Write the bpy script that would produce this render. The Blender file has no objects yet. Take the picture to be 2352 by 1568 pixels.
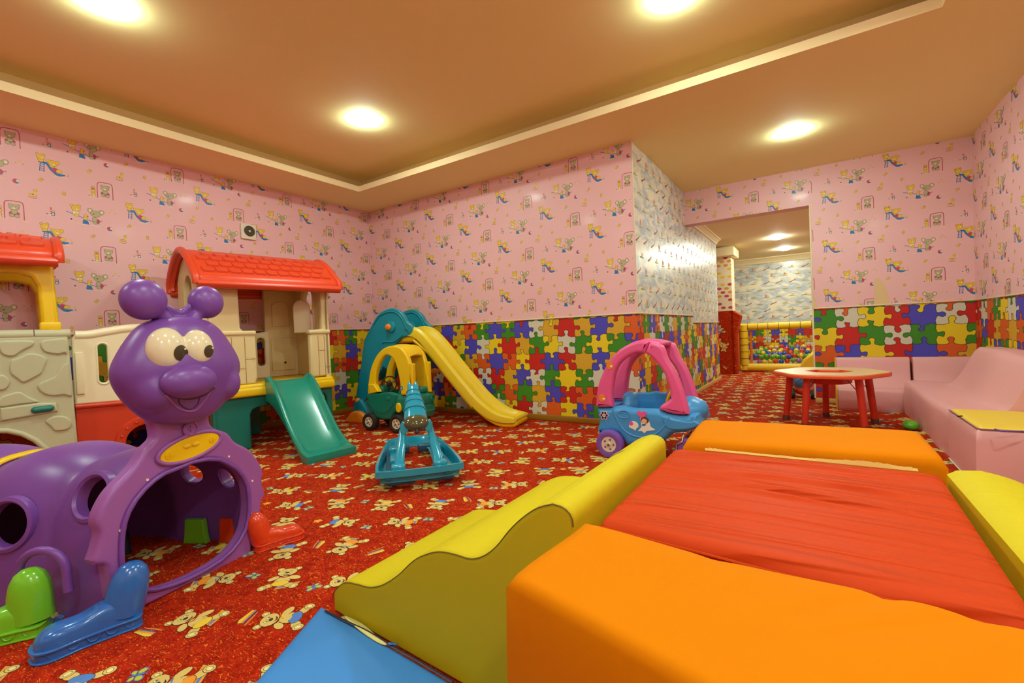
import bpy, bmesh, math, random
import numpy as np
from mathutils import Vector, Matrix
from mathutils.bvhtree import BVHTree

random.seed(7)
SC = bpy.context.scene
COL = SC.collection

# ------------------------------------------------------------------ camera
CP = np.array([4.936, -4.106, 0.905]); YAW, PITCH, ROLL, FPX = -0.585, -0.017, -0.041, 1050.742
_f = np.array([math.sin(YAW)*math.cos(PITCH), math.cos(YAW)*math.cos(PITCH), math.sin(PITCH)])
_r = np.array([math.cos(YAW), -math.sin(YAW), 0.0]); _u = np.cross(_r, _f)
CR = math.cos(ROLL)*_r + math.sin(ROLL)*_u; CU = -math.sin(ROLL)*_r + math.cos(ROLL)*_u; CF = _f
cam_data = bpy.data.cameras.new('camera'); cam = bpy.data.objects.new('camera', cam_data); COL.objects.link(cam)
cam_data.sensor_width = 36.0; cam_data.lens = FPX/2352*36.0; cam_data.clip_start = 0.02
cam.matrix_world = Matrix(((CR[0], CU[0], -CF[0], CP[0]), (CR[1], CU[1], -CF[1], CP[1]), (CR[2], CU[2], -CF[2], CP[2]), (0, 0, 0, 1)))
SC.camera = cam

# ------------------------------------------------------------------ world, exposure
W = bpy.data.worlds.new('world'); SC.world = W; W.use_nodes = True
W.node_tree.nodes['Background'].inputs[0].default_value = (1.0, 0.86, 0.66, 1)
W.node_tree.nodes['Background'].inputs[1].default_value = 0.3
SC.view_settings.view_transform = 'Standard'; SC.view_settings.look = 'None'
SC.view_settings.gamma = 1.0; SC.view_settings.use_curve_mapping = False
SC.view_settings.exposure = 0.12
LIGHT_ROOM = 225.0      # emission strength of the round ceiling lights
LIGHT_FAR = 200.0
LIGHT_COL = (0.78, 1.0, 0.90)

# ------------------------------------------------------------------ pixel helpers (used to measure positions in the room)
def ray(x, y): return CF + CR*(x-1176)/FPX - CU*(y-784)/FPX
def up(x, y, z=0.0):
    d = ray(x, y); return CP + d*(z-CP[2])/d[2]
def upl(x, y, ax, v):
    d = ray(x, y); return CP + d*(v-CP[ax])/d[ax]
class Fr:
    """vertical frame: local x = t along the base, local y = up, local z = outward normal n"""
    def __init__(s, O, ang=None, t=None):
        if t is None: t = (math.sin(ang), math.cos(ang))
        L = math.hypot(*t); s.t = np.array([t[0]/L, t[1]/L]); s.n = np.array([s.t[1], -s.t[0]])
        s.O = np.array([O[0], O[1]]); s.z = O[2] if len(O) > 2 else 0.0
    def px(s, x, y, o=0.0):
        d = ray(x, y); P = s.O + s.n*o
        k = ((P-CP[:2]) @ s.n)/(d[:2] @ s.n); q = CP + d*k
        return (float((q[:2]-s.O) @ s.t), float(q[2]-s.z))
    def pts(s, L, o=0.0): return [s.px(x, y, o) for x, y in L]
    def w(s, a, z, o=0.0):
        p = s.O + s.t*a + s.n*o; return Vector((p[0], p[1], z+s.z))
    def M(s, o=0.0):
        P = s.O + s.n*o
        return Matrix(((s.t[0], 0, s.n[0], P[0]), (s.t[1], 0, s.n[1], P[1]), (0, 1, 0, s.z), (0, 0, 0, 1)))
HZ = Matrix.Identity(4)

# ------------------------------------------------------------------ materials
def lin(c): return tuple(((v/255.0)/12.92 if v/255.0 <= 0.04045 else ((v/255.0+0.055)/1.055)**2.4) for v in c)
MATS = {}
def mat(name, rgb, rough=0.4, bump=None, coat=0.0, spec=0.5, emis=None, strength=0, metal=0.0, var=None, alpha=None, trans=0.0):
    m = bpy.data.materials.new(name); m.use_nodes = True; nt = m.node_tree; b = nt.nodes['Principled BSDF']
    c = lin(rgb)+(1,)
    b.inputs['Base Color'].default_value = c; b.inputs['Roughness'].default_value = rough
    b.inputs['Coat Weight'].default_value = coat; b.inputs['Coat Roughness'].default_value = 0.12
    b.inputs['Specular IOR Level'].default_value = spec; b.inputs['Metallic'].default_value = metal
    b.inputs['Transmission Weight'].default_value = trans
    if emis:
        b.inputs['Emission Color'].default_value = emis+(1,); b.inputs['Emission Strength'].default_value = strength
    tc = nt.nodes.new('ShaderNodeTexCoord')
    if var:
        n = nt.nodes.new('ShaderNodeTexNoise'); n.inputs['Scale'].default_value = var[0]; n.inputs['Detail'].default_value = 3
        nt.links.new(tc.outputs['Object'], n.inputs['Vector'])
        mx = nt.nodes.new('ShaderNodeMix'); mx.data_type = 'RGBA'
        mx.inputs[6].default_value = tuple(v*(1-var[1]) for v in c[:3])+(1,); mx.inputs[7].default_value = tuple(min(1, v*(1+var[1])) for v in c[:3])+(1,)
        nt.links.new(n.outputs['Fac'], mx.inputs[0]); nt.links.new(mx.outputs[2], b.inputs['Base Color'])
    if bump:
        sc, st, stretch = bump
        mp = nt.nodes.new('ShaderNodeMapping'); mp.inputs['Scale'].default_value = stretch
        nt.links.new(tc.outputs['Object'], mp.inputs['Vector'])
        n = nt.nodes.new('ShaderNodeTexNoise'); n.inputs['Scale'].default_value = sc; n.inputs['Detail'].default_value = 4
        nt.links.new(mp.outputs[0], n.inputs['Vector'])
        bp = nt.nodes.new('ShaderNodeBump'); bp.inputs['Strength'].default_value = st; bp.inputs['Distance'].default_value = 0.02
        nt.links.new(n.outputs['Fac'], bp.inputs['Height']); nt.links.new(bp.outputs[0], b.inputs['Normal'])
    MATS[name] = m; return m
U = (1, 1, 1)
mat('purple', (124, 72, 162), 0.36, var=(3, .12)); mat('purple_dark', (70, 28, 84), 0.45)
mat('lilac', (156, 92, 172), 0.38)
mat('cream_plastic', (246, 230, 190), 0.35); mat('white_eye', (240, 226, 190), 0.12, coat=.6); mat('black', (38, 32, 26), 0.35)
mat('pupil', (74, 64, 44), 0.3)
mat('yellow', (246, 200, 14), 0.34); mat('yellow_light', (236, 204, 44), 0.34)
mat('teal', (20, 142, 122), 0.28, coat=.25); mat('teal_dark', (22, 116, 104), 0.36)
mat('red_roof', (226, 72, 38), 0.36); mat('red_plastic', (212, 62, 30), 0.36); mat('orange_plastic', (240, 134, 24), 0.4)
mat('beige', (232, 208, 152), 0.45); mat('beige_dark', (176, 138, 76), 0.5); mat('stone', (198, 194, 156), 0.5, var=(4, .06))
mat('blue_slide', (14, 134, 156), 0.32, coat=.15); mat('green_boot', (122, 206, 40), 0.2, coat=.5); mat('blue_boot', (38, 106, 190), 0.2, coat=.5)
mat('red_boot', (226, 64, 24), 0.25, coat=.4); mat('navy', (30, 36, 60), 0.4)
mat('car_green', (18, 122, 100), 0.36, coat=.1); mat('tyre', (40, 34, 28), 0.55); mat('hub', (226, 208, 178), 0.4)
mat('turquoise', (22, 152, 184), 0.16, coat=.5); mat('turquoise_dark', (26, 78, 104), 0.3); mat('smoke', (84, 78, 48), 0.08, coat=.5)
mat('pink_car', (234, 92, 150), 0.34); mat('car_blue', (66, 150, 214), 0.34); mat('wheel_purple', (128, 84, 176), 0.38); mat('chrome', (200, 200, 190), 0.2, metal=1.0)
mat('steering', (74, 50, 24), 0.35)
mat('foam_yellow', (206, 184, 22), 0.65, spec=.15, bump=(5, .25, (1, 3, 1))); mat('foam_orange', (216, 122, 0), 0.8, spec=.06, bump=(2.2, .8, (1.6, .9, 1)), var=(2.5, .05))
mat('foam_blue', (64, 138, 214), 0.55, spec=.3, bump=(3, .35, U)); mat('foam_lining', (238, 226, 140), 0.6); mat('frayed', (236, 196, 110), 0.8)
mat('piping_mauve', (140, 92, 116), .5); mat('sofa_pink', (236, 172, 172), 0.42, bump=(2.2, .5, (1, .6, 1.4))); mat('sofa_yellow', (244, 208, 64), 0.5, bump=(3, .3, U))
mat('table_red', (206, 46, 24), 0.35); mat('table_edge', (236, 96, 48), 0.4); mat('table_top', (236, 200, 148), 0.35); mat('foot_brown', (96, 52, 40), 0.6)
mat('ball_green', (96, 176, 40), 0.3); mat('ball_red', (222, 62, 34), 0.3); mat('ball_blue', (40, 84, 200), 0.3); mat('ball_yellow', (236, 212, 60), 0.3); mat('ball_purple', (160, 104, 190), 0.3)
mat('net', (60, 50, 20), 0.7); mat('pad_yellow', (232, 192, 28), 0.5); mat('pad_orange', (238, 126, 24), 0.5)
mat('ceiling', (248, 230, 160), 0.8); mat('cove_lip', (238, 210, 158), 0.7); mat('ceiling_far', (250, 234, 186), 0.7)
mat('trim_cream', (232, 214, 176), 0.5); mat('baseboard', (150, 104, 22), 0.35); mat('baseboard_light', (210, 170, 92), 0.5)
mat('lamp_trim', (240, 226, 200), 0.5); mat('patch', (228, 196, 146), 0.7)
mat('light_room', (255, 255, 255), 0.5, emis=LIGHT_COL, strength=LIGHT_ROOM); mat('light_far', (255, 255, 255), 0.5, emis=(.92, 1, .84), strength=LIGHT_FAR)
mat('fan_white', (232, 222, 196), 0.4); mat('fan_grille', (110, 100, 70), 0.6)
mat('sticker_white', (236, 230, 214), 0.5); mat('skin', (232, 178, 140), 0.6); mat('hair', (100, 52, 34), 0.7)
mat('metal_grey', (120, 116, 108), 0.3, metal=.8)

# red mat with long wrinkles running across it
def wrinkled(name, rgb, stretch, st, sc=3.0, rough=.42):
    m = mat(name, rgb, rough); nt = m.node_tree; b = nt.nodes['Principled BSDF']
    tc = nt.nodes.new('ShaderNodeTexCoord'); mp = nt.nodes.new('ShaderNodeMapping'); mp.inputs['Scale'].default_value = stretch
    nt.links.new(tc.outputs['Object'], mp.inputs['Vector'])
    n = nt.nodes.new('ShaderNodeTexNoise'); n.inputs['Scale'].default_value = sc; n.inputs['Detail'].default_value = 2; n.inputs['Distortion'].default_value = .6
    nt.links.new(mp.outputs[0], n.inputs['Vector'])
    r = nt.nodes.new('ShaderNodeValToRGB'); r.color_ramp.elements[0].position = .42; r.color_ramp.elements[1].position = .62
    r.color_ramp.interpolation = 'B_SPLINE'
    nt.links.new(n.outputs['Fac'], r.inputs[0])
    bp = nt.nodes.new('ShaderNodeBump'); bp.inputs['Strength'].default_value = st; bp.inputs['Distance'].default_value = 0.03
    nt.links.new(r.outputs[0], bp.inputs['Height']); nt.links.new(bp.outputs[0], b.inputs['Normal']); return m
wrinkled('foam_red', (196, 60, 8), (.55, 5.5, 1), .65, 2.6, rough=.6); MATS['foam_red'].node_tree.nodes['Principled BSDF'].inputs['Specular IOR Level'].default_value = .12

# ------------------------------------------------------------------ objects
def tag(o, label=None, cat=None, group=None, kind=None):
    if label: o['label'] = label
    if cat: o['category'] = cat
    if group: o['group'] = group
    if kind: o['kind'] = kind
    return o
def thing(name, loc, label, cat, group=None, M=None):
    o = bpy.data.objects.new(name, None); COL.objects.link(o); o.empty_display_size = .05
    if M is not None: o.matrix_world = M
    else: o.location = loc
    return tag(o, label, cat, group)
def smooth(me, ang=40):
    me.shade_smooth(); me.set_sharp_from_angle(angle=math.radians(ang))
def link(name, me, m, parent=None, M=None, mods=None):
    o = bpy.data.objects.new(name, me); COL.objects.link(o)
    if m is not None:
        ms = m if isinstance(m, (list, tuple)) else [m]
        idx = [q.material_index for q in me.polygons]; me.materials.clear()
        for k in ms: me.materials.append(MATS[k])
        if len(ms) > 1: me.polygons.foreach_set('material_index', idx)
    if M is not None and parent is None: o.matrix_world = M
    elif parent is not None:
        o.parent = parent
        if M is not None: o.matrix_local = PW(parent).inverted() @ M
    return o
def PW(o):
    m = o.matrix_local.copy() if o.parent else o.matrix_basis.copy()
    return PW(o.parent) @ m if o.parent else m
def bake(M, me):
    me.transform(M); return me
def mk(verts, faces, fm=None, ang=40, sm=True):
    me = bpy.data.meshes.new('m'); me.from_pydata([tuple(v) for v in verts], [], faces); me.validate(); me.update()
    bm = bmesh.new(); bm.from_mesh(me); bmesh.ops.recalc_face_normals(bm, faces=bm.faces); bm.to_mesh(me); bm.free()
    if fm:
        for p, k in zip(me.polygons, fm): p.material_index = k
    if sm: smooth(me, ang)
    return me
def join(meshes):
    """join meshes, one material slot per mesh"""
    bm = bmesh.new(); n = 0
    for i, me in enumerate(meshes):
        bm.from_mesh(me); bm.faces.ensure_lookup_table()
        for f in bm.faces[n:]: f.material_index = i
        n = len(bm.faces)
    me = bpy.data.meshes.new('m'); bm.to_mesh(me); bm.free()
    return me
def one(meshes, ang=40):
    me = join(meshes)
    for p in me.polygons: p.material_index = 0
    smooth(me, ang)
    return me
def cr(pts, n=6, closed=True):
    """Catmull-Rom through points"""
    P = [np.array(p, float) for p in pts]; N = len(P); out = []
    rng = range(N) if closed else range(N-1)
    for i in rng:
        if closed: a, b, c, d = P[i-1], P[i], P[(i+1) % N], P[(i+2) % N]
        else: a, b, c, d = P[max(i-1, 0)], P[i], P[i+1], P[min(i+2, N-1)]
        for k in range(n):
            t = k/n
            out.append(.5*((2*b)+(-a+c)*t+(2*a-5*b+4*c-d)*t*t+(-a+3*b-3*c+d)*t**3))
    if not closed: out.append(P[-1])
    return [tuple(float(v) for v in q) for q in out]
def ell(cx, cy, rx, ry, n=32, a0=0.0):
    return [(cx+rx*math.cos(2*math.pi*k/n+a0), cy+ry*math.sin(2*math.pi*k/n+a0)) for k in range(n)]
def rrect(x0, y0, x1, y1, r, n=5):
    out = []
    for cx, cy, a in ((x1-r, y1-r, 0), (x0+r, y1-r, 90), (x0+r, y0+r, 180), (x1-r, y0+r, 270)):
        for k in range(n+1):
            t = math.radians(a+90*k/n); out.append((cx+r*math.cos(t), cy+r*math.sin(t)))
    return out
def curve_mesh(build):
    cd = bpy.data.curves.new('c', 'CURVE'); build(cd); o = bpy.data.objects.new('c', cd); COL.objects.link(o)
    dg = bpy.context.evaluated_depsgraph_get(); dg.update()
    me = bpy.data.meshes.new_from_object(o.evaluated_get(dg)); bpy.data.objects.remove(o); bpy.data.curves.remove(cd)
    return me
def plate(outlines, thick, bevel=.008, M=HZ, res=3, back=True):
    """solid slab with rounded edges; outlines in local xy; front face at z=0, body behind (z<0)"""
    def b(cd):
        cd.dimensions = '2D'; cd.fill_mode = 'BOTH'; cd.extrude = max(thick/2-bevel, 0.0001); cd.bevel_depth = bevel
        cd.bevel_resolution = res; cd.offset = -bevel
        for ol in outlines:
            s = cd.splines.new('POLY'); s.points.add(len(ol)-1)
            for p, q in zip(s.points, ol): p.co = (q[0], q[1], 0, 1)
            s.use_cyclic_u = True
    me = curve_mesh(b)
    me.transform(M @ Matrix.Translation((0, 0, -thick/2))); smooth(me, 35); return me
def tube(path, rad, seg=10, closed=False, caps=True, sq=(1, 1)):
    P = [Vector(p) for p in path]; N = len(P)
    R = rad if isinstance(rad, (list, tuple)) else [rad]*N
    V = []; F = []; prev = None
    for i, p in enumerate(P):
        if closed: d = (P[(i+1) % N]-P[i-1])
        else: d = P[min(i+1, N-1)]-P[max(i-1, 0)]
        d = d.normalized()
        if prev is None:
            a = Vector((0, 0, 1)) if abs(d.z) < .9 else Vector((1, 0, 0)); u = d.cross(a).normalized()
        else: u = (prev-d*prev.dot(d)).normalized()
        prev = u; v = d.cross(u)
        for k in range(seg):
            t = 2*math.pi*k/seg; V.append(p+(u*math.cos(t)*sq[0]+v*math.sin(t)*sq[1])*R[i])
    M_ = N if closed else N-1
    for i in range(M_):
        for k in range(seg):
            a = i*seg+k; b = i*seg+(k+1) % seg; c = ((i+1) % N)*seg+(k+1) % seg; d = ((i+1) % N)*seg+k
            F.append((a, b, c, d))
    if caps and not closed:
        F.append(tuple(range(seg))[::-1]); F.append(tuple(range((N-1)*seg, N*seg)))
    return mk(V, F, ang=50)
def ball(c, r, seg=24, rings=14, M=None):
    rr = r if isinstance(r, (list, tuple)) else (r, r, r)
    bm = bmesh.new(); bmesh.ops.create_uvsphere(bm, u_segments=seg, v_segments=rings, radius=1)
    me = bpy.data.meshes.new('m'); bm.to_mesh(me); bm.free()
    me.transform(Matrix.Translation(c) @ (M or HZ) @ Matrix.Diagonal((rr[0], rr[1], rr[2], 1))); me.shade_smooth(); return me
def lathe(prof, seg=32, M=HZ, ang=35):
    """profile (r, z) about local z"""
    V = []; F = []; n = len(prof)
    for k in range(seg):
        t = 2*math.pi*k/seg
        for r, z in prof: V.append(M @ Vector((r*math.cos(t), r*math.sin(t), z)))
    for k in range(seg):
        for i in range(n-1):
            a = k*n+i; b = k*n+i+1; c = ((k+1) % seg)*n+i+1; d = ((k+1) % seg)*n+i; F.append((a, b, c, d))
    me = mk(V, F, ang=ang); bm = bmesh.new(); bm.from_mesh(me); bmesh.ops.remove_doubles(bm, verts=bm.verts, dist=1e-6); bmesh.ops.recalc_face_normals(bm, faces=bm.faces); bm.to_mesh(me); bm.free(); smooth(me, ang); return me
def rbox(x0, y0, z0, x1, y1, z1, r=.01, M=HZ, seg=3):
    bm = bmesh.new(); bmesh.ops.create_cube(bm, size=1)
    for v in bm.verts: v.co = Vector(((x0+x1)/2+v.co.x*(x1-x0), (y0+y1)/2+v.co.y*(y1-y0), (z0+z1)/2+v.co.z*(z1-z0)))
    if r > 0: bmesh.ops.bevel(bm, geom=bm.edges[:], offset=r, segments=seg, affect='EDGES', profile=.5)
    me = bpy.data.meshes.new('m'); bm.to_mesh(me); bm.free(); me.transform(M); smooth(me, 40); return me
def apply(me, setup):
    """run modifiers on a mesh and hand back the result"""
    o = bpy.data.objects.new('t', me); COL.objects.link(o); extra = setup(o) or []
    dg = bpy.context.evaluated_depsgraph_get(); dg.update()
    r = bpy.data.meshes.new_from_object(o.evaluated_get(dg)); bpy.data.objects.remove(o)
    for e in extra: bpy.data.objects.remove(e)
    return r
def blob(parts, voxel=.008, it=6, fac=.5, ang=180):
    me = one(parts)
    def s(o):
        m = o.modifiers.new('r', 'REMESH'); m.mode = 'VOXEL'; m.voxel_size = voxel; m.use_smooth_shade = True
        k = o.modifiers.new('s', 'SMOOTH'); k.factor = fac; k.iterations = it
    r = apply(me, s); r.shade_smooth(); return r
def cut(me, cutters, ang=35):
    """subtract cutter meshes"""
    def s(o):
        ex = []
        for c in cutters:
            k = bpy.data.objects.new('k', c); COL.objects.link(k); ex.append(k)
            m = o.modifiers.new('b', 'BOOLEAN'); m.operation = 'DIFFERENCE'; m.solver = 'EXACT'; m.object = k
        return ex
    r = apply(me, s); smooth(r, ang); return r
def bvh(me): return BVHTree.FromPolygons([v.co.copy() for v in me.vertices], [tuple(p.vertices) for p in me.polygons])
# ------------------------------------------------------------------ printed patterns
for nm, c in dict(p_yel=(240, 196, 48), p_out=(120, 96, 44), p_kg=(188, 178, 134), p_kout=(92, 82, 52), p_blue=(30, 118, 184), p_mag=(196, 60, 104), p_red=(206, 60, 72),
                  p_cream=(240, 222, 186), p_navy=(40, 64, 110), p_pinkline=(186, 60, 84), p_or=(232, 150, 60)).items(): mat(nm, c, .45)
for nm, c in dict(j_blue=(74, 68, 190), j_green=(58, 136, 18), j_yel=(234, 204, 12), j_red=(198, 26, 10), j_or=(218, 90, 14), j_white=(212, 206, 184), j_och=(214, 164, 32), j_line=(44, 34, 20)).items(): mat(nm, c, .6)
for nm, c in dict(c_bear=(220, 188, 104), c_out=(62, 46, 26), c_blue=(84, 128, 200), c_yel=(236, 196, 50), c_or=(240, 150, 34), c_lime=(190, 196, 40), c_red=(190, 50, 20), c_cream=(240, 222, 150)).items(): mat(nm, c, .9)

def ep(cx, cy, rx, ry, n=12, rot=0.0):
    c, s = math.cos(rot), math.sin(rot)
    return [(cx+rx*math.cos(a)*c-ry*math.sin(a)*s, cy+rx*math.cos(a)*s+ry*math.sin(a)*c) for a in [2*math.pi*k/n for k in range(n)]]
def ribbon(P, w):
    """thin line as quads"""
    out = []
    for (x0, y0), (x1, y1) in zip(P[:-1], P[1:]):
        L = math.hypot(x1-x0, y1-y0)
        if L < 1e-9: continue
        ux, uy = (x1-x0)/L, (y1-y0)/L; nx, ny = -uy*w/2, ux*w/2; ex, ey = ux*w*.3, uy*w*.3
        out.append([(x0-ex+nx, y0-ey+ny), (x0-ex-nx, y0-ey-ny), (x1+ex-nx, y1+ey-ny), (x1+ex+nx, y1+ey+ny)])
    return out
class Mot:
    def __init__(s): s.p = []
    def E(s, cx, cy, rx, ry, m, l=1, out=None, ow=.0016, rot=0, n=12):
        if out: s.p.append((ep(cx, cy, rx+ow, ry+ow, n, rot), out, l-.5))
        s.p.append((ep(cx, cy, rx, ry, n, rot), m, l)); return s
    def P(s, pts, m, l=1): s.p.append((pts, m, l)); return s
    def L(s, pts, w, m, l=1):
        for q in ribbon(pts, w): s.p.append((q, m, l))
        return s
def wallpaper_motifs():
    M = {}
    # two yellow bears on a blue slide
    a = Mot(); a.L([(-.06, -.052), (-.03, -.056)], .003, 'p_cream').L([(.02, -.07), (.085, -.066)], .003, 'p_cream')
    a.L([(-.045, .012), (-.052, -.052)], .004, 'p_blue').L([(-.026, .012), (-.03, -.052)], .004, 'p_blue')
    for k in range(4): a.L([(-.047-.001*k, -.002-.014*k), (-.027, -.002-.014*k)], .0035, 'p_blue')
    a.P([(-.055, .018), (-.012, .018), (.01, -.018), (.035, -.045), (.075, -.046), (.078, -.054), (.05, -.064), (.028, -.06), (.0, -.03), (-.018, .004), (-.055, .008)], 'p_blue', 1)
    a.E(-.043, .026, .014, .013, 'p_yel', 2, 'p_out').E(-.042, .048, .02, .018, 'p_yel', 3, 'p_out').E(-.058, .062, .007, .008, 'p_yel', 3, 'p_out').E(-.028, .064, .007, .008, 'p_yel', 3, 'p_out')
    a.E(-.035, .044, .006, .004, 'p_cream', 4).E(-.04, .05, .002, .0015, 'p_kout', 4)
    a.E(.012, .002, .014, .014, 'p_yel', 2, 'p_out').E(.018, .018, .024, .02, 'p_yel', 3, 'p_out').E(-.006, .03, .011, .007, 'p_yel', 3.5, 'p_out').E(.042, .028, .009, .012, 'p_yel', 3.5, 'p_out')
    a.E(.02, .011, .008, .005, 'p_cream', 4).E(.016, .019, .002, .0015, 'p_kout', 4).E(.028, .017, .002, .0015, 'p_kout', 4)
    a.E(.026, -.026, .017, .016, 'p_mag', 4).E(.046, -.03, .015, .012, 'p_yel', 5, 'p_out').E(.09, -.03, .006, .006, 'p_yel', 1).L([(.09, -.04), (.096, -.056)], .002, 'p_kout').L([(.084, -.05), (.09, -.056)], .002, 'p_navy')
    M['slide'] = a
    # see-saw with bear, duck and koala
    a = Mot(); a.L([(-.05, -.063), (.01, -.068)], .003, 'p_cream').L([(.03, -.064), (.085, -.07)], .003, 'p_cream')
    a.L([(-.098, .012), (.075, -.05)], .004, 'p_blue', 2).P([(-.012, -.03), (.014, -.036), (.02, -.062), (-.016, -.06)], 'p_blue', 3)
    a.E(-.05, .01, .018, .016, 'p_cream', 3, 'p_out').E(-.046, -.004, .012, .009, 'p_yel', 4, 'p_out').E(-.048, .042, .023, .021, 'p_yel', 5, 'p_out').E(-.07, .058, .008, .009, 'p_yel', 5, 'p_out').E(-.03, .062, .008, .009, 'p_yel', 5, 'p_out')
    a.E(-.044, .036, .007, .005, 'p_cream', 6).E(-.052, .044, .002, .002, 'p_kout', 6).E(-.038, .043, .002, .002, 'p_kout', 6)
    a.E(.0, -.02, .01, .011, 'p_yel', 5, 'p_out').E(.004, -.002, .01, .009, 'p_yel', 5, 'p_out').E(.014, -.006, .005, .003, 'p_red', 6)
    a.E(.062, -.03, .019, .016, 'p_mag', 4, 'p_kout').E(.052, -.02, .013, .018, 'p_kg', 5, 'p_kout').E(.054, -.044, .011, .009, 'p_kg', 6, 'p_kout')
    a.E(.03, .042, .014, .017, 'p_kg', 4, 'p_kout', rot=.5).E(.092, .038, .015, .017, 'p_kg', 4, 'p_kout', rot=-.5).E(.028, .042, .007, .01, 'p_cream', 5).E(.094, .038, .008, .01, 'p_cream', 5)
    a.E(.058, .022, .028, .022, 'p_kg', 6, 'p_kout').E(.047, .02, .005, .004, 'p_kout', 7).E(.06, .028, .002, .002, 'p_kout', 7)
    a.L([(.08, -.03), (.094, -.02), (.092, -.028)], .002, 'p_kout', 3).E(-.075, -.038, .005, .005, 'p_navy', 1).L([(-.085, -.05), (-.055, -.052)], .002, 'p_cream').E(-.055, -.048, .004, .003, 'p_yel', 1)
    M['seesaw'] = a
    # swing with grey bear, bunny beside it
    a = Mot(); arch = cr([(-.022, -.062), (-.022, .03), (-.012, .052), (.01, .056), (.05, .056), (.062, .048), (.066, .02), (.066, -.062)], 3, False)
    a.L(arch, .0045, 'p_pinkline', 1).L([(-.04, -.064), (-.008, -.064)], .003, 'p_cream').L([(.056, -.066), (.082, -.066)], .003, 'p_cream').L([(.002, .054), (.004, .0)], .0012, 'p_cream').L([(.04, .054), (.038, .0)], .0012, 'p_cream')
    a.E(.022, -.024, .024, .012, 'p_mag', 3, 'p_kout').E(.022, -.014, .014, .014, 'p_kg', 4, 'p_kout').E(.01, -.038, .011, .01, 'p_kg', 5, 'p_kout').E(.034, -.04, .011, .01, 'p_kg', 5, 'p_kout')
    a.E(.022, .016, .023, .018, 'p_kg', 6, 'p_kout').E(.003, .03, .006, .007, 'p_kg', 6, 'p_kout').E(.042, .03, .006, .007, 'p_kg', 6, 'p_kout').E(.02, .009, .008, .006, 'p_cream', 7).E(.015, .018, .002, .002, 'p_kout', 7).E(.029, .018, .002, .002, 'p_kout', 7)
    a.E(-.045, -.038, .01, .013, 'p_yel', 3, 'p_out').E(-.045, -.055, .009, .007, 'p_cream', 3, 'p_out').E(-.046, -.016, .012, .011, 'p_yel', 4, 'p_out').E(-.053, .004, .004, .012, 'p_yel', 4, 'p_out').E(-.04, .004, .004, .012, 'p_yel', 4, 'p_out')
    a.E(-.05, -.003, .005, .004, 'p_mag', 5).E(-.041, -.003, .005, .004, 'p_mag', 5).L([(-.075, -.064), (-.04, -.068)], .003, 'p_cream').E(-.07, -.055, .004, .003, 'p_navy', 1)
    a.E(.074, -.04, .004, .004, 'p_yel', 1)
    M['swing'] = a
    a = Mot(); a.E(0, 0, .017, .016, 'p_mag', 1).P([(.004, .014), (.016, .004), (.015, -.008), (0, -.002)], 'p_cream', 2).P([(0, -.002), (.015, -.006), (.008, -.015), (-.004, -.014)], 'p_blue', 2).L([(-.012, -.02), (.022, -.022)], .002, 'p_cream'); M['ball'] = a
    a = Mot(); a.L(cr([(-.022, -.022), (-.012, -.03), (.008, -.031), (.02, -.025)], 3, False), .003, 'p_red', 1).E(0, -.01, .018, .009, 'p_yel', 2, 'p_out').P([(.004, -.006), (.014, -.006), (.018, .02), (.01, .03), (.004, .012)], 'p_yel', 3).E(.014, .024, .009, .007, 'p_yel', 4, 'p_out').E(.0, -.007, .005, .003, 'p_blue', 4)
    a.L([(-.016, -.004), (-.026, .008)], .003, 'p_yel').E(.026, .026, .003, .003, 'p_cream', 4).L([(-.02, -.036), (.022, -.038)], .002, 'p_cream'); M['rock'] = a
    a = Mot(); a.P([(-.006, -.026), (-.003, .024), (.005, .024), (.006, -.026)], 'p_cream', 1)
    for k in range(3): a.P([(-.005, -.014+.014*k), (-.005, -.008+.014*k), (.006, -.008+.014*k), (.006, -.014+.014*k)], 'p_red', 2)
    a.E(.001, .026, .006, .004, 'p_red', 2).P([(.004, -.004), (.004, .01), (.018, .01), (.018, -.004)], 'p_red', 3).P([(.007, -.001), (.007, .007), (.015, .007), (.015, -.001)], 'p_cream', 4)
    a.P([(.002, -.026), (.002, -.004), (.02, -.004), (.02, -.026)], 'p_blue', 3).P([(.006, -.022), (.006, -.009), (.016, -.009), (.016, -.022)], 'p_cream', 4).L([(-.03, -.027), (.03, -.03)], .002, 'p_cream').E(-.02, -.016, .004, .003, 'p_navy', 1); M['tower'] = a
    a = Mot(); a.E(-.004, .006, .006, .006, 'p_yel').E(.01, -.006, .004, .003, 'p_yel').L([(-.018, -.02), (.02, -.02)], .002, 'p_cream').L([(-.014, -.016), (-.018, -.008)], .002, 'p_kout').L([(.014, -.018), (.02, -.01)], .002, 'p_kout'); M['flower'] = a
    a = Mot(); a.E(-.002, -.006, .009, .007, 'p_yel', 1, 'p_out').E(.005, .006, .006, .006, 'p_yel', 2, 'p_out').E(.013, .005, .004, .002, 'p_red', 2).L([(-.012, -.015), (.016, -.017)], .002, 'p_cream'); M['duck'] = a
    a = Mot(); a.E(0, -.002, .008, .009, 'p_yel', 1, 'p_out').E(.002, .009, .007, .006, 'p_yel', 2, 'p_out').E(.009, .009, .003, .002, 'p_or', 2).L([(-.01, -.016), (.012, -.017)], .002, 'p_cream').L([(0, -.01), (.001, -.015)], .0015, 'p_red'); M['chick'] = a
    return M
WM = wallpaper_motifs()
WREL = [('slide', 0, 0), ('seesaw', .193, .182), ('swing', .304, -.118), ('ball', -.187, -.169), ('rock', -.102, -.241), ('tower', -.008, .173), ('flower', -.165, -.017), ('duck', -.056, -.123), ('chick', .072, -.206), ('duck', .233, .02)]
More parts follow.
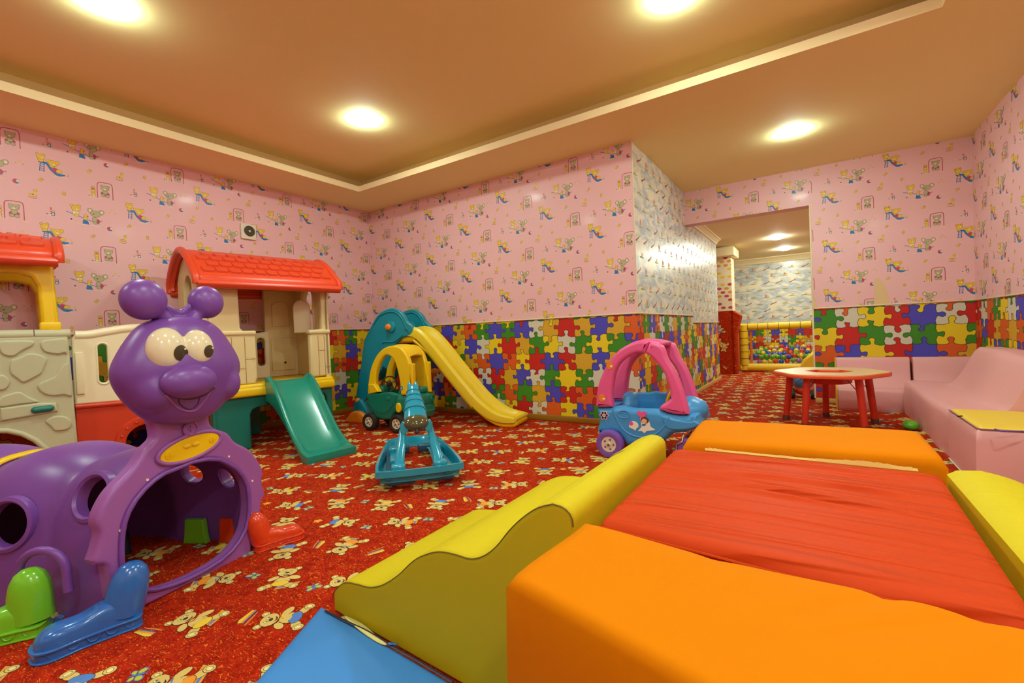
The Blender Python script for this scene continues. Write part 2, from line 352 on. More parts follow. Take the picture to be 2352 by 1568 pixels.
def clip(P, x0, x1, y0, y1):
    for ax, v, sg in ((0, x0, 1), (0, x1, -1), (1, y0, 1), (1, y1, -1)):
        if not P: return P
        if all((p[ax]-v)*sg >= 0 for p in P): continue
        out = []
        for i in range(len(P)):
            a, b = P[i-1], P[i]; ia, ib = (a[ax]-v)*sg >= 0, (b[ax]-v)*sg >= 0
            if ia != ib:
                k = (v-a[ax])/(b[ax]-a[ax]); out.append((a[0]+(b[0]-a[0])*k, a[1]+(b[1]-a[1])*k))
            if ib: out.append(b)
        P = out
    return P
class Pat:
    def __init__(s): s.V = []; s.F = []; s.m = []; s.names = []
    def add(s, P, m, l=0.0, step=.00022):
        if len(P) < 3: return
        if m not in s.names: s.names.append(m)
        i = len(s.V); s.V += [(p[0], p[1], l*step) for p in P]; s.F.append(tuple(range(i, i+len(P)))); s.m.append(s.names.index(m))
    def motif(s, mo, cx, cy, box=None, rot=0.0, sc=1.0, base=0.0):
        c, sn = math.cos(rot)*sc, math.sin(rot)*sc
        for P, m, l in mo.p:
            Q = [(cx+x*c-y*sn, cy+x*sn+y*c) for x, y in P]
            if box: Q = clip(Q, *box)
            s.add(Q, m, l+1.2+base)
    def wallpaper(s, s0, s1, z0, z1, ph, holes=()):
        a0, c0 = ph; i0 = int((s0-a0)/.534)-2; i1 = int((s1-a0)/.534)+2
        for i in range(i0, i1+1):
            for j in range(-7, 8):
                for nm, dx, dz in WREL:
                    x = a0+.534*i+dx; z = c0+.534*j-(.267 if i % 2 else 0)+dz
                    if x < s0-.12 or x > s1+.12 or z < z0-.1 or z > z1+.1: continue
                    if any(h[0] < x < h[1] and h[2] < z < h[3] for h in holes): continue
                    s.motif(WM[nm], x, z, (s0+.002, s1-.002, z0+.002, z1-.002), sc=1.13)
    def jigsaw(s, s0, s1, z0, z1, seed=1, w=.174, h=.167, ph=0.0):
        rnd = random.Random(seed); nx = int(math.ceil((s1-s0)/w))+2; nz = int(math.ceil((z1-z0)/h))+1
        cols = ['j_blue']*4+['j_green']*3+['j_yel']*3+['j_red']*3+['j_or']*3+['j_white']*3+['j_och']*2
        def knob(ax, ay, bx, by, sg, tw, ln):
            L = math.hypot(bx-ax, by-ay); ux, uy = (bx-ax)/L, (by-ay)/L; vx, vy = -uy*sg, ux*sg
            pr = [(0, 0), (.2, -.03), (.38, .01), (.42, .06), (.40, .14), (.36+tw, .22), (.39+tw, .30), (.47+tw, .345*ln/.34), (.56+tw, .33*ln/.34), (.62+tw, .25), (.60+tw, .17), (.57, .09), (.6, .02), (.8, -.04), (1, 0)]
            return [(ax+ux*p*L+vx*q*L, ay+uy*p*L+vy*q*L) for p, q in pr]
        jit = {}
        def node(i, j):
            if (i, j) not in jit: jit[(i, j)] = (rnd.uniform(-.012, .012), rnd.uniform(-.008, .008))
            dx, dz = jit[(i, j)]; return (s0+ph+(i-1)*w+dx, z1-.015-j*h+dz)
        He = {}; Ve = {}
        for j in range(nz+1):
            for i in range(nx+1):
                a, b = node(i, j), node(i+1, j); He[(i, j)] = knob(*a, *b, rnd.choice((-1, 1)), rnd.uniform(-.06, .05), rnd.uniform(.26, .38))
                a, b = node(i, j), node(i, j+1); Ve[(i, j)] = knob(*a, *b, rnd.choice((-1, 1)), rnd.uniform(-.05, .05), rnd.uniform(.28, .38))
        cc = {}
        for j in range(-1, nz):
            for i in range(nx):
                if j < 0:
                    t = [node(i, -1), node(i+1, -1)]; P = [(node(i, 0)[0], z1+.1), (node(i+1, 0)[0], z1+.1)] + He[(i, 0)][::-1]
                    bad = {cc.get((i-1, j))}
                else:
                    P = He[(i, j)][:-1]+Ve[(i+1, j)][:-1]+He[(i, j+1)][::-1][:-1]+Ve[(i, j)][::-1][:-1]
                    bad = {cc.get((i-1, j)), cc.get((i, j-1)), cc.get((i-1, j-1)), cc.get((i+1, j-1))}
                k = rnd.choice([c for c in cols if c not in bad]); cc[(i, j)] = k
                s.add(clip(P, s0, s1, z0, z1), k, 2)
        for E_ in list(He.values())+list(Ve.values()):
            for q in ribbon(E_, .0042):
                s.add(clip(q, s0, s1, z0, z1), 'j_line', 4)
    def build(s, name, M=None, parent=None):
        me = bpy.data.meshes.new('m'); me.from_pydata(s.V, [], s.F); me.update()
        for p, k in zip(me.polygons, s.m): p.material_index = k
        return link(name, me, s.names, parent, M)

# wall base materials
def glossy_paper(name, rgb, rough, coat):
    m = mat(name, rgb, rough, coat=coat, bump=(1.6, .12, U)); return m
glossy_paper('paper_pink', (238, 186, 188), .5, .05)
def cloud_paper():
    m = mat('paper_sky', (200, 206, 196), .34, coat=.35); nt = m.node_tree; b = nt.nodes['Principled BSDF']; b.inputs['Coat Roughness'].default_value = .22
    tc = nt.nodes.new('ShaderNodeTexCoord'); mp = nt.nodes.new('ShaderNodeMapping'); mp.inputs['Scale'].default_value = (1.6, 3.6, 1.6)
    nt.links.new(tc.outputs['Object'], mp.inputs[0])
    w = nt.nodes.new('ShaderNodeTexNoise'); w.inputs['Scale'].default_value = 2.6; w.inputs['Distortion'].default_value = 1.2; w.inputs['Detail'].default_value = 2
    nt.links.new(mp.outputs[0], w.inputs[0]); r = nt.nodes.new('ShaderNodeValToRGB')
    e = r.color_ramp.elements; e[0].position = .38; e[0].color = lin((178, 190, 200))+(1,); e[1].position = .6; e[1].color = lin((236, 228, 204))+(1,)
    nt.links.new(w.outputs['Fac'], r.inputs[0]); nt.links.new(r.outputs[0], b.inputs['Base Color'])
cloud_paper()
def sky_motifs(p, s0, s1, z0, z1):
    rnd = random.Random(5)
    a = Mot(); a.P([(-.05, -.01), (-.02, -.004), (.05, -.012), (.02, -.018), (-.04, -.018)], 'm_green').E(0, .008, .012, .014, 'm_peach').E(.016, .006, .006, .01, 'm_peach')
    b = Mot(); b.P([(-.045, -.02), (.045, -.016), (.03, -.026), (-.03, -.028)], 'm_green').E(-.01, .004, .016, .02, 'm_rose').E(.014, .006, .012, .016, 'm_peach').E(-.012, .026, .004, .012, 'm_rose')
    c = Mot(); c.P([(-.05, -.02), (-.02, -.008), (.02, .006), (.05, .02), (.045, .008), (.0, -.014), (-.03, -.028)], 'm_brown').E(-.02, -.004, .007, .007, 'p_cream').E(.01, .008, .007, .007, 'p_cream').E(.04, .02, .006, .006, 'm_brown')
    k = 0; z = z0+.1
    while z < z1:
        x = s0+.08+(.12 if k % 2 else 0)
        while x < s1-.05:
            p.motif(rnd.choice((a, b, c)), x, z, (s0, s1, z0, z1), sc=1.35); x += .24
        z += .15; k += 1
for nm, c in dict(m_green=(150, 156, 60), m_peach=(226, 184, 140), m_rose=(214, 140, 120), m_brown=(150, 84, 60)).items(): mat(nm, c, .5)

# carpet: red with orange flecks, printed with teddy bears
def carpet_mat():
    m = mat('carpet', (176, 36, 10), .95, spec=.1); nt = m.node_tree; b = nt.nodes['Principled BSDF']
    tc = nt.nodes.new('ShaderNodeTexCoord')
    def noise(scale, det, dist, stretch=(1, 1, 1)):
        mp = nt.nodes.new('ShaderNodeMapping'); mp.inputs['Scale'].default_value = stretch; mp.inputs['Rotation'].default_value = (0, 0, .9)
        nt.links.new(tc.outputs['Object'], mp.inputs[0]); n = nt.nodes.new('ShaderNodeTexNoise')
        n.inputs['Scale'].default_value = scale; n.inputs['Detail'].default_value = det; n.inputs['Distortion'].default_value = dist
        nt.links.new(mp.outputs[0], n.inputs[0]); return n
    def mix(fac, a, c):
        x = nt.nodes.new('ShaderNodeMix'); x.data_type = 'RGBA'; nt.links.new(fac, x.inputs[0])
        if isinstance(a, tuple): x.inputs[6].default_value = a
        else: nt.links.new(a, x.inputs[6])
        if isinstance(c, tuple): x.inputs[7].default_value = c
        else: nt.links.new(c, x.inputs[7])
        return x.outputs[2]
    def ramp(src, p0, p1):
        r = nt.nodes.new('ShaderNodeValToRGB'); r.color_ramp.elements[0].position = p0; r.color_ramp.elements[1].position = p1
        nt.links.new(src, r.inputs[0]); return r.outputs[0]
    base = mix(ramp(noise(30, 3, 1).outputs['Fac'], .35, .7), lin((150, 24, 6))+(1,), lin((190, 42, 12))+(1,))
    n1 = noise(34, 2.5, 2.6, (1, 2.3, 1)); f1 = ramp(n1.outputs['Fac'], .60, .68)
    c1 = mix(f1, base, lin((240, 130, 36))+(1,))
    n2 = noise(150, 1, 0); f2 = ramp(n2.outputs['Fac'], .62, .76); c2 = mix(f2, c1, lin((214, 90, 34))+(1,))
    nt.links.new(c2, b.inputs['Base Color'])
    bn = noise(420, 2, 0); bp = nt.nodes.new('ShaderNodeBump'); bp.inputs['Strength'].default_value = .35; bp.inputs['Distance'].default_value = .004
    nt.links.new(bn.outputs['Fac'], bp.inputs['Height']); nt.links.new(bp.outputs[0], b.inputs['Normal'])
carpet_mat()
def bear_motif(shorts, other, towel):
    a = Mot(); o = 'c_out'; w = .0017
    if towel:
        a.P([(-.012, -.075), (.062, -.062), (.068, -.03), (-.006, -.045)], o, .5).P([(-.01, -.073), (.06, -.06), (.066, -.032), (-.004, -.047)], 'c_or', 1).P([(-.008, -.066), (.062, -.053), (.063, -.045), (-.006, -.058)], 'c_blue', 1.5)
    a.E(-.04, -.046, .022, .014, 'c_bear', 2, o, w, .5).E(.034, -.05, .022, .014, 'c_bear', 2, o, w, -.4)
    a.E(-.054, -.056, .014, .016, 'c_bear', 3, o, w, .5).E(.05, -.06, .014, .016, 'c_bear', 3, o, w, -.5)
    a.E(-.054, -.056, .007, .009, 'c_cream', 3.6, o, .0012, .5).E(.05, -.06, .007, .009, 'c_cream', 3.6, o, .0012, -.5)
    a.E(0, -.016, .026, .03, 'c_bear', 3, o, w).E(-.002, -.034, .029, .018, shorts, 4, o, w).E(0, -.004, .02, .018, 'c_bear', 4.6)
    a.E(-.036, .004, .02, .012, 'c_bear', 4, o, w, .7).E(.036, .0, .024, .013, 'c_bear', 4, o, w, -.35)
    a.L([(-.018, .012), (0, .004), (.018, .012)], .004, other, 5)
    a.E(-.03, .066, .012, .012, 'c_bear', 5, o, w).E(.032, .064, .012, .012, 'c_bear', 5, o, w).E(-.03, .066, .005, .006, 'c_cream', 5.6, o, .001).E(.032, .064, .005, .006, 'c_cream', 5.6, o, .001)
    a.E(0, .042, .033, .026, 'c_bear', 6, o, w).E(-.009, .049, .005, .006, 'c_cream', 7, o, .001).E(.01, .049, .005, .006, 'c_cream', 7, o, .001).E(-.008, .048, .0025, .003, o, 8).E(.011, .048, .0025, .003, o, 8)
    a.E(0, .038, .008, .006, o, 7).P([(-.014, .028), (0, .022), (.016, .03), (.008, .02), (-.004, .018)], o, 7).P([(-.006, .024), (.006, .025), (.002, .0205)], 'c_red', 8)
    return a
CB = [bear_motif('c_blue', 'c_yel', False), bear_motif('c_or', 'c_blue', True), bear_motif('c_yel', 'c_red', True)]
def small_motifs():
    b = Mot()
    for sx in (-1, 1):
        b.E(.015*sx, .008, .015, .011, 'c_blue', 1, rot=.6*sx).E(.013*sx, -.01, .011, .008, 'c_blue', 1, rot=-.5*sx).E(.015*sx, .008, .011, .008, 'c_lime', 2, rot=.6*sx).E(.013*sx, -.01, .008, .006, 'c_lime', 2, rot=-.5*sx)
    b.L([(0, .018), (0, -.018)], .004, 'c_blue', 3).L([(0, .018), (.006, .027)], .0015, 'c_blue', 3).L([(0, .018), (-.006, .027)], .0015, 'c_blue', 3)
    k = Mot(); k.P([(-.04, -.008), (-.036, .012), (.034, .018), (.038, -.004), (.02, -.012)], 'c_out', .5).P([(-.038, -.006), (-.035, .01), (.032, .016), (.036, -.003), (.02, -.01)], 'c_yel', 1).P([(-.037, -.001), (-.035, .007), (.033, .012), (.034, .005)], 'c_or', 2).P([(-.037, .006), (-.035, .011), (.03, .016), (.032, .012)], 'c_blue', 2).L([(-.03, .02), (.04, .028)], .0015, 'c_cream').L([(-.01, .026), (.046, .033)], .0015, 'c_or')
    f = Mot()
    for q in range(5): f.E(.013*math.cos(q*1.257), .013*math.sin(q*1.257), .009, .007, 'c_or', 1, 'c_yel', .001, q*1.257)
    f.E(0, 0, .006, .006, 'c_yel', 3)
    return [b, k, f, b, k]
SMALL = small_motifs()
def carpet_print(p, keep):
    rnd = random.Random(11); u = np.array([.86, .5])*.285; v = np.array([-.5, .86])*.262
    for i in range(-60, 60):
        for j in range(-60, 60):
            q = np.array([2.963, -2.718])+u*i+v*j+(u*.5 if j % 2 else 0)
            if keep(*q): p.motif(CB[(i+2*j) % 3], q[0]+rnd.uniform(-.035, .035), q[1]+rnd.uniform(-.03, .03), rot=rnd.choice((.5, 2.1, 3.7, 5.3))+rnd.uniform(-.3, .3), sc=1.08)
            q2 = q+u*.5+v*.16*(1 if i % 2 else -1)
            if keep(*q2): p.motif(SMALL[(i*3+j) % 5], q2[0], q2[1], rot=rnd.uniform(0, 6.28), sc=1.0, base=.3)

# ------------------------------------------------------------------ room shell
XP, YF, XR, H, D = 3.594, 1.984, 6.222, 2.6, 1.04
YB = -6.2; Y2 = 7.3; DP = .95
def rect(p, s0, s1, z0, z1, m, l=0): p.add([(s0, z0), (s1, z0), (s1, z1), (s0, z1)], m, l)
def wall(name, O, t, s0, s1, zt, ph=(0, 0), dado=D, seed=1, jig=True, paper='paper_pink', holes=(), z0=0.0):
    p = Pat(); rect(p, s0, s1, z0, zt, paper, 0)
    if paper == 'paper_pink': p.wallpaper(s0, s1, max(dado, z0), zt, ph, holes)
    else: sky_motifs(p, s0, s1, dado, zt)
    if jig and z0 < dado: p.jigsaw(s0, s1, .05, dado, seed)
    o = p.build(name, Fr(O, t=t).M()); return tag(o, kind='structure')
wall('wall_left', (0, 0), (0, 1), YB, 0, H, (-3.07, 1.828), seed=3)
wall('wall_back', (0, 0), (1, 0), 0, XP, H, (3.218, 1.843), seed=4)
# pier side, turning the corner into the passage
p = Pat(); rect(p, 0, 4.2, 0, H, 'paper_sky'); sky_motifs(p, 0, 4.2, D, H-.02)
p.jigsaw(0, 2.3, .05, D, 5, w=.18); p.jigsaw(2.3, 4.2, .05, DP, 8, w=.18)
tag(p.build('wall_pier', Fr((XP, 0), t=(0, 1)).M()), kind='structure')
# far wall right of the opening, and the beam over the opening
p = Pat(); rect(p, 4.925, XR, 0, H, 'paper_pink'); p.wallpaper(4.925, XR, D, H, (5.634, 1.972)); p.jigsaw(4.925, XR, .05, D, 12, w=.205, h=.195)
rect(p, XP, 4.925, 2.19, H, 'paper_pink'); p.wallpaper(XP, 4.925, 2.19, H, (4.049, 2.502))
# torn bits where the paper is missing
o = up(2010, 640); tz = [upl(x, y, 1, YF) for x, y in [(2008, 703), (2008, 640), (2018, 638), (2030, 648), (2038, 668), (2044, 700)]]
p.add([(q[0], q[2]) for q in tz], 'patch', 9)
tz = [upl(x, y, 1, YF) for x, y in [(1869, 710), (1868, 684), (1873, 683), (1872, 698), (1879, 704), (1880, 710)]]
p.add([(q[0], q[2]) for q in tz], 'patch', 9)
me_far = p
tag(p.build('wall_far', Fr((0, YF), t=(1, 0)).M()), kind='structure')
# body of the far wall: jamb and beam underside, so that it has thickness
TH = .17
bx = [rbox(4.925, YF+.003, 0, XR, YF+TH, H, 0), rbox(XP, YF+.003, 2.19, 4.93, YF+TH, H, 0)]
tag(link('wall_far_core', one(bx), 'paper_pink'), kind='structure')
wall('wall_right', (XR, 0), (0, -1), -YF, -YB, H, (-1.422, 1.764), seed=21)
wall('wall_front', (0, YB), (-1, 0), -XR, 0, H, (0, 1.8), seed=31)
# floor with print
p = Pat()
rect(p, -.3, 8.5, YB, 9.0, 'carpet', 0)
def keep(x, y):
    if y < YF: return .1 < x < XR-.1 and -4.6 < y and (y < -.08 or x > XP+.08)
    return XP-.3 < x < 6.0 and y < 5.6
carpet_print(p, keep)
fl = p.build('floor', HZ.copy()); tag(fl, kind='structure')
# ceiling: soffit ring, tray with lit lip
mat('cove_back_shaded', (196, 148, 88), .8)  # tray back wall coloured darker to imitate the shade behind the lip
LX, LY, LXR, LYB, LH, TZ, SB = .626, -.642, 5.565, -5.4, 2.662, 2.80, .20
V = []; F = []; fm = []
def quad(a, b, c, d, m):
    i = len(V); V.extend([a, b, c, d]); F.append((i, i+1, i+2, i+3)); fm.append(m)
for x0, x1, y0, y1 in ((-.02, LX, YB, YF), (LXR, XR+.02, YB, YF), (LX, LXR, LY, YF), (LX, LXR, YB, LYB)):
    quad((x0, y0, H), (x1, y0, H), (x1, y1, H), (x0, y1, H), 0)
cn = [(LX, LY), (LXR, LY), (LXR, LYB), (LX, LYB)]; cb = [(LX-SB, LY+SB), (LXR+SB, LY+SB), (LXR+SB, LYB-SB), (LX-SB, LYB-SB)]
for k in range(4):
    a, b = cn[k], cn[(k+1) % 4]; c, d = cb[k], cb[(k+1) % 4]
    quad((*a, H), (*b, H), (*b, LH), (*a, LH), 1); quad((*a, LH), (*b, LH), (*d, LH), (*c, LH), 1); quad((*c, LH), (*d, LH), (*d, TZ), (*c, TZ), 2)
quad((*cb[0], TZ), (*cb[1], TZ), (*cb[2], TZ), (*cb[3], TZ), 0)
me = bpy.data.meshes.new('m'); me.from_pydata(V, [], F); me.update()
for q, k in zip(me.polygons, fm): q.material_index = k
tag(link('ceiling', me, ['ceiling', 'cove_lip', 'cove_back_shaded']), kind='structure')
# dado rails and skirting
def rail(name, path, w, h, z, m, kind='structure'):
    P = [Vector((x, y, z)) for x, y in path]; parts = []
    for a, b in zip(P[:-1], P[1:]):
        d = (b-a); L = d.length; ang = math.atan2(d.y, d.x)
        parts.append(rbox(0, -w, 0, L, 0, h, min(w, h)*.3, Matrix.Translation(a) @ Matrix.Rotation(ang, 4, 'Z'), 2))
    return tag(link(name, one(parts), m), kind=kind)
rail('trim_1', [(.002, YB+.01), (.002, -.002), (XP+.012, -.002)], .012, .014, D, 'trim_cream')
rail('trim_2', [(XP+.002, 0), (XP+.002, 2.3)], .012, .014, D, 'trim_cream')
rail('trim_3', [(XP+.002, 2.3), (XP+.002, 4.2)], .012, .012, DP, 'trim_cream')
rail('trim_4', [(4.925, YF-.002), (XR-.002, YF-.002), (XR-.002, YB+.01)], .012, .014, D, 'trim_cream')
tag(link('trim_5', tube([(XP+.004, .0, D), (XP+.004, 0, H)], .006, 6), 'trim_cream'), kind='structure')
tag(link('trim_6', one([rbox(4.915, YF-.006, D, 4.932, YF+.02, 2.19, .003), rbox(4.915, YF-.006, 0.05, 4.932, YF+.02, D, .003)]), 'trim_cream'), kind='structure')
rail('baseboard_left', [(.002, YB+.01), (.002, -.002)], .03, .06, 0, 'baseboard')
rail('baseboard_back', [(.03, -.002), (XP+.02, -.002)], .03, .06, 0, 'baseboard')
rail('baseboard_pier', [(XP+.002, 0), (XP+.002, 4.2)], .02, .055, 0, 'baseboard_light')
rail('baseboard_far', [(4.93, YF-.002), (XR-.002, YF-.002)], .02, .055, 0, 'baseboard_light')

# ------------------------------------------------------------------ the room beyond the opening
HC = 2.33
p = Pat(); rect(p, 2.0, 7.6, 0, HC, 'paper_sky'); sky_motifs(p, 3.4, 5.6, .94, HC-.05); p.jigsaw(3.4, 5.8, .1, .92, 17, w=.15, h=.14)
tag(p.build('wall_far_room', Fr((0, Y2), t=(1, 0)).M()), kind='structure')
p = Pat(); rect(p, 0, Y2-YF, 0, HC, 'paper_sky'); tag(p.build('wall_east', Fr((7.0, Y2), t=(0, -1)).M()), kind='structure')
p = Pat(); rect(p, 4.2, Y2, 0, HC, 'paper_sky'); tag(p.build('wall_west', Fr((2.3, 0), t=(0, 1)).M()), kind='structure')
tag(link('wall_pier_end', rbox(2.3, 4.2, 0, XP-.004, 4.215, HC, 0), 'paper_sky'), kind='structure')
me = mk([(2.2, YF+TH, HC), (7.1, YF+TH, HC), (7.1, Y2+.1, HC), (2.2, Y2+.1, HC)], [(0, 3, 2, 1)], sm=False)
tag(link('ceiling_far', me, 'ceiling_far'), kind='structure')
def crown(name, a, b, m, s=.09):
    d = Vector((b[0]-a[0], b[1]-a[1], 0)); L = d.length; ang = math.atan2(d.y, d.x)
    prof = [(0, 0), (0, -s), (-s*.18, -s), (-s*.3, -s*.72), (-s*.72, -s*.3), (-s, -s*.18), (-s, 0)]
    V = []; F = []
    for k, x in enumerate((0, L)):
        for y, z in prof: V.append((x, y, z))
    n = len(prof)
    for i in range(n): F.append((i, (i+1) % n, n+(i+1) % n, n+i))
    F.append(tuple(range(n))[::-1]); F.append(tuple(range(n, 2*n)))
    me = mk(V, F, ang=20); me.transform(Matrix.Translation((a[0], a[1], HC)) @ Matrix.Rotation(ang, 4, 'Z')); return tag(link(name, me, m), kind='structure')
crown('trim_7', (XP, YF+TH), (XP, 4.2), 'ceiling_far', .08)
crown('trim_8', (2.4, Y2), (7.0, Y2), 'ceiling_far', .12)
# carpet-clad pillar with printed paper above it
mat('brick_paper', (236, 220, 186), .45)
def pillar():
    x0, x1, y0, y1, zs = 3.12, 3.70, 5.05, 5.45, 1.16
    q = Pat(); Wd = x1-x0
    rect(q, 0, Wd, 0, zs, 'carpet'); rect(q, 0, Wd, zs, HC, 'brick_paper')
    for k, (a, b) in enumerate(((.36, .82), (.30, .58), (.42, .5), (.24, .3), (.42, .12), (.2, .72))): q.motif((CB+SMALL)[k % 7], a, b, (0, Wd, 0, zs), rot=.4+k*1.3, sc=1.1)
    rnd = random.Random(3); z = zs+.03; r = 0
    while z < HC-.03:
        x = .02-(.06 if r % 2 else 0)
        while x < Wd:
            q.add(clip([(x, z), (x+.1, z), (x+.1, z+.035), (x, z+.035)], 0, Wd, zs, HC), 'p_cream', 1)
            if rnd.random() < .75:
                m_ = rnd.choice(('p_yel', 'p_mag', 'p_or', 'p_red')); q.add(clip(ep(x+.05, z+.03, .04, .025), 0, Wd, zs, HC), m_, 3)
            x += .12
        z += .07; r += 1
    o = q.build('wall_pillar', Fr((x0, y0), t=(1, 0)).M()); tag(o, kind='structure')
    tag(link('wall_pillar_core', one([rbox(x0, y0+.003, 0, x1, y1, zs, 0)]), 'carpet'), kind='structure')
    tag(link('wall_pillar_head', rbox(x0, y0+.003, zs, x1-.004, y1, HC, 0), 'brick_paper'), kind='structure')
    me = plate([[(x1, 0), (x1+.04, 0), (x1+.04, .7), (x1+.13, 1.06), (x1, 1.16)]], .3, .01, Fr((0, y0-.02), t=(1, 0)).M())
    tag(link('wall_pillar_flare', me, 'carpet'), kind='structure')
pillar()
tag(link('trim_9', rbox(3.05, 4.9, 2.14, 3.78, 5.5, 2.3, .02), 'ceiling_far'), kind='structure')

# ------------------------------------------------------------------ round ceiling lights
def downlight(x, y, z, label, m='light_room', r=.088):
    t = thing('ceiling_light', (x, y, z), label, 'ceiling light', 'round recessed ceiling lights')
    M = Matrix.Translation((x, y, z))
    link('trim_ring', lathe([(r*.97, -.001), (r*.98, -.004), (r*1.05, -.004), (r*1.1, -.001)], 40, M), 'lamp_trim', t, HZ.copy())
    link('lamp_disc', lathe([(r*.97, -.004), (r*.97, -.012), (r*.88, -.023), (r*.6, -.032), (.0001, -.036)], 40, M), m, t, HZ.copy())
    return t
downlight(1.74, -1.45, TZ, 'round ceiling light in the recessed ceiling above the toy slide')
downlight(1.76, -3.19, TZ, 'round ceiling light cut off by the upper left edge, above the climber')
downlight(4.31, -1.35, TZ, 'round ceiling light glowing at the top edge of the picture')
downlight(4.35, -3.2, TZ, 'round ceiling light in the recessed ceiling above the foam blocks')
downlight(1.8, -4.9, TZ, 'round ceiling light at the rear left of the recessed ceiling')
downlight(4.4, -4.9, TZ, 'round ceiling light at the rear right of the recessed ceiling')
downlight(4.815, .74, H, 'round ceiling light above the red children table')
downlight(5.9, -2.3, H, 'added unseen ceiling light over the right sofa, outside the right edge')  # unseen lamp added to brighten the sofa and right wall
downlight(5.9, -4.4, H, 'added unseen ceiling light at the right rear of the room')  # second unseen lamp, added for more light from the right side
downlight(4.45, 4.75, HC, 'nearer and larger of the two round lights beyond the opening', 'light_far', .1)
downlight(4.49, 6.2, HC, 'farther and smaller of the two round lights beyond the opening', 'light_far', .1)
downlight(5.9, 3.6, HC, 'added unseen light in the next room behind the far wall', 'light_far', .1)  # extra lamp out of view, added to make the next room very bright
I4 = HZ.copy()
def part(name, me, m, par): return link(name, me, m, par, I4)
def lp(a, b, k): return tuple(a[i]+(b[i]-a[i])*k for i in range(len(a)))
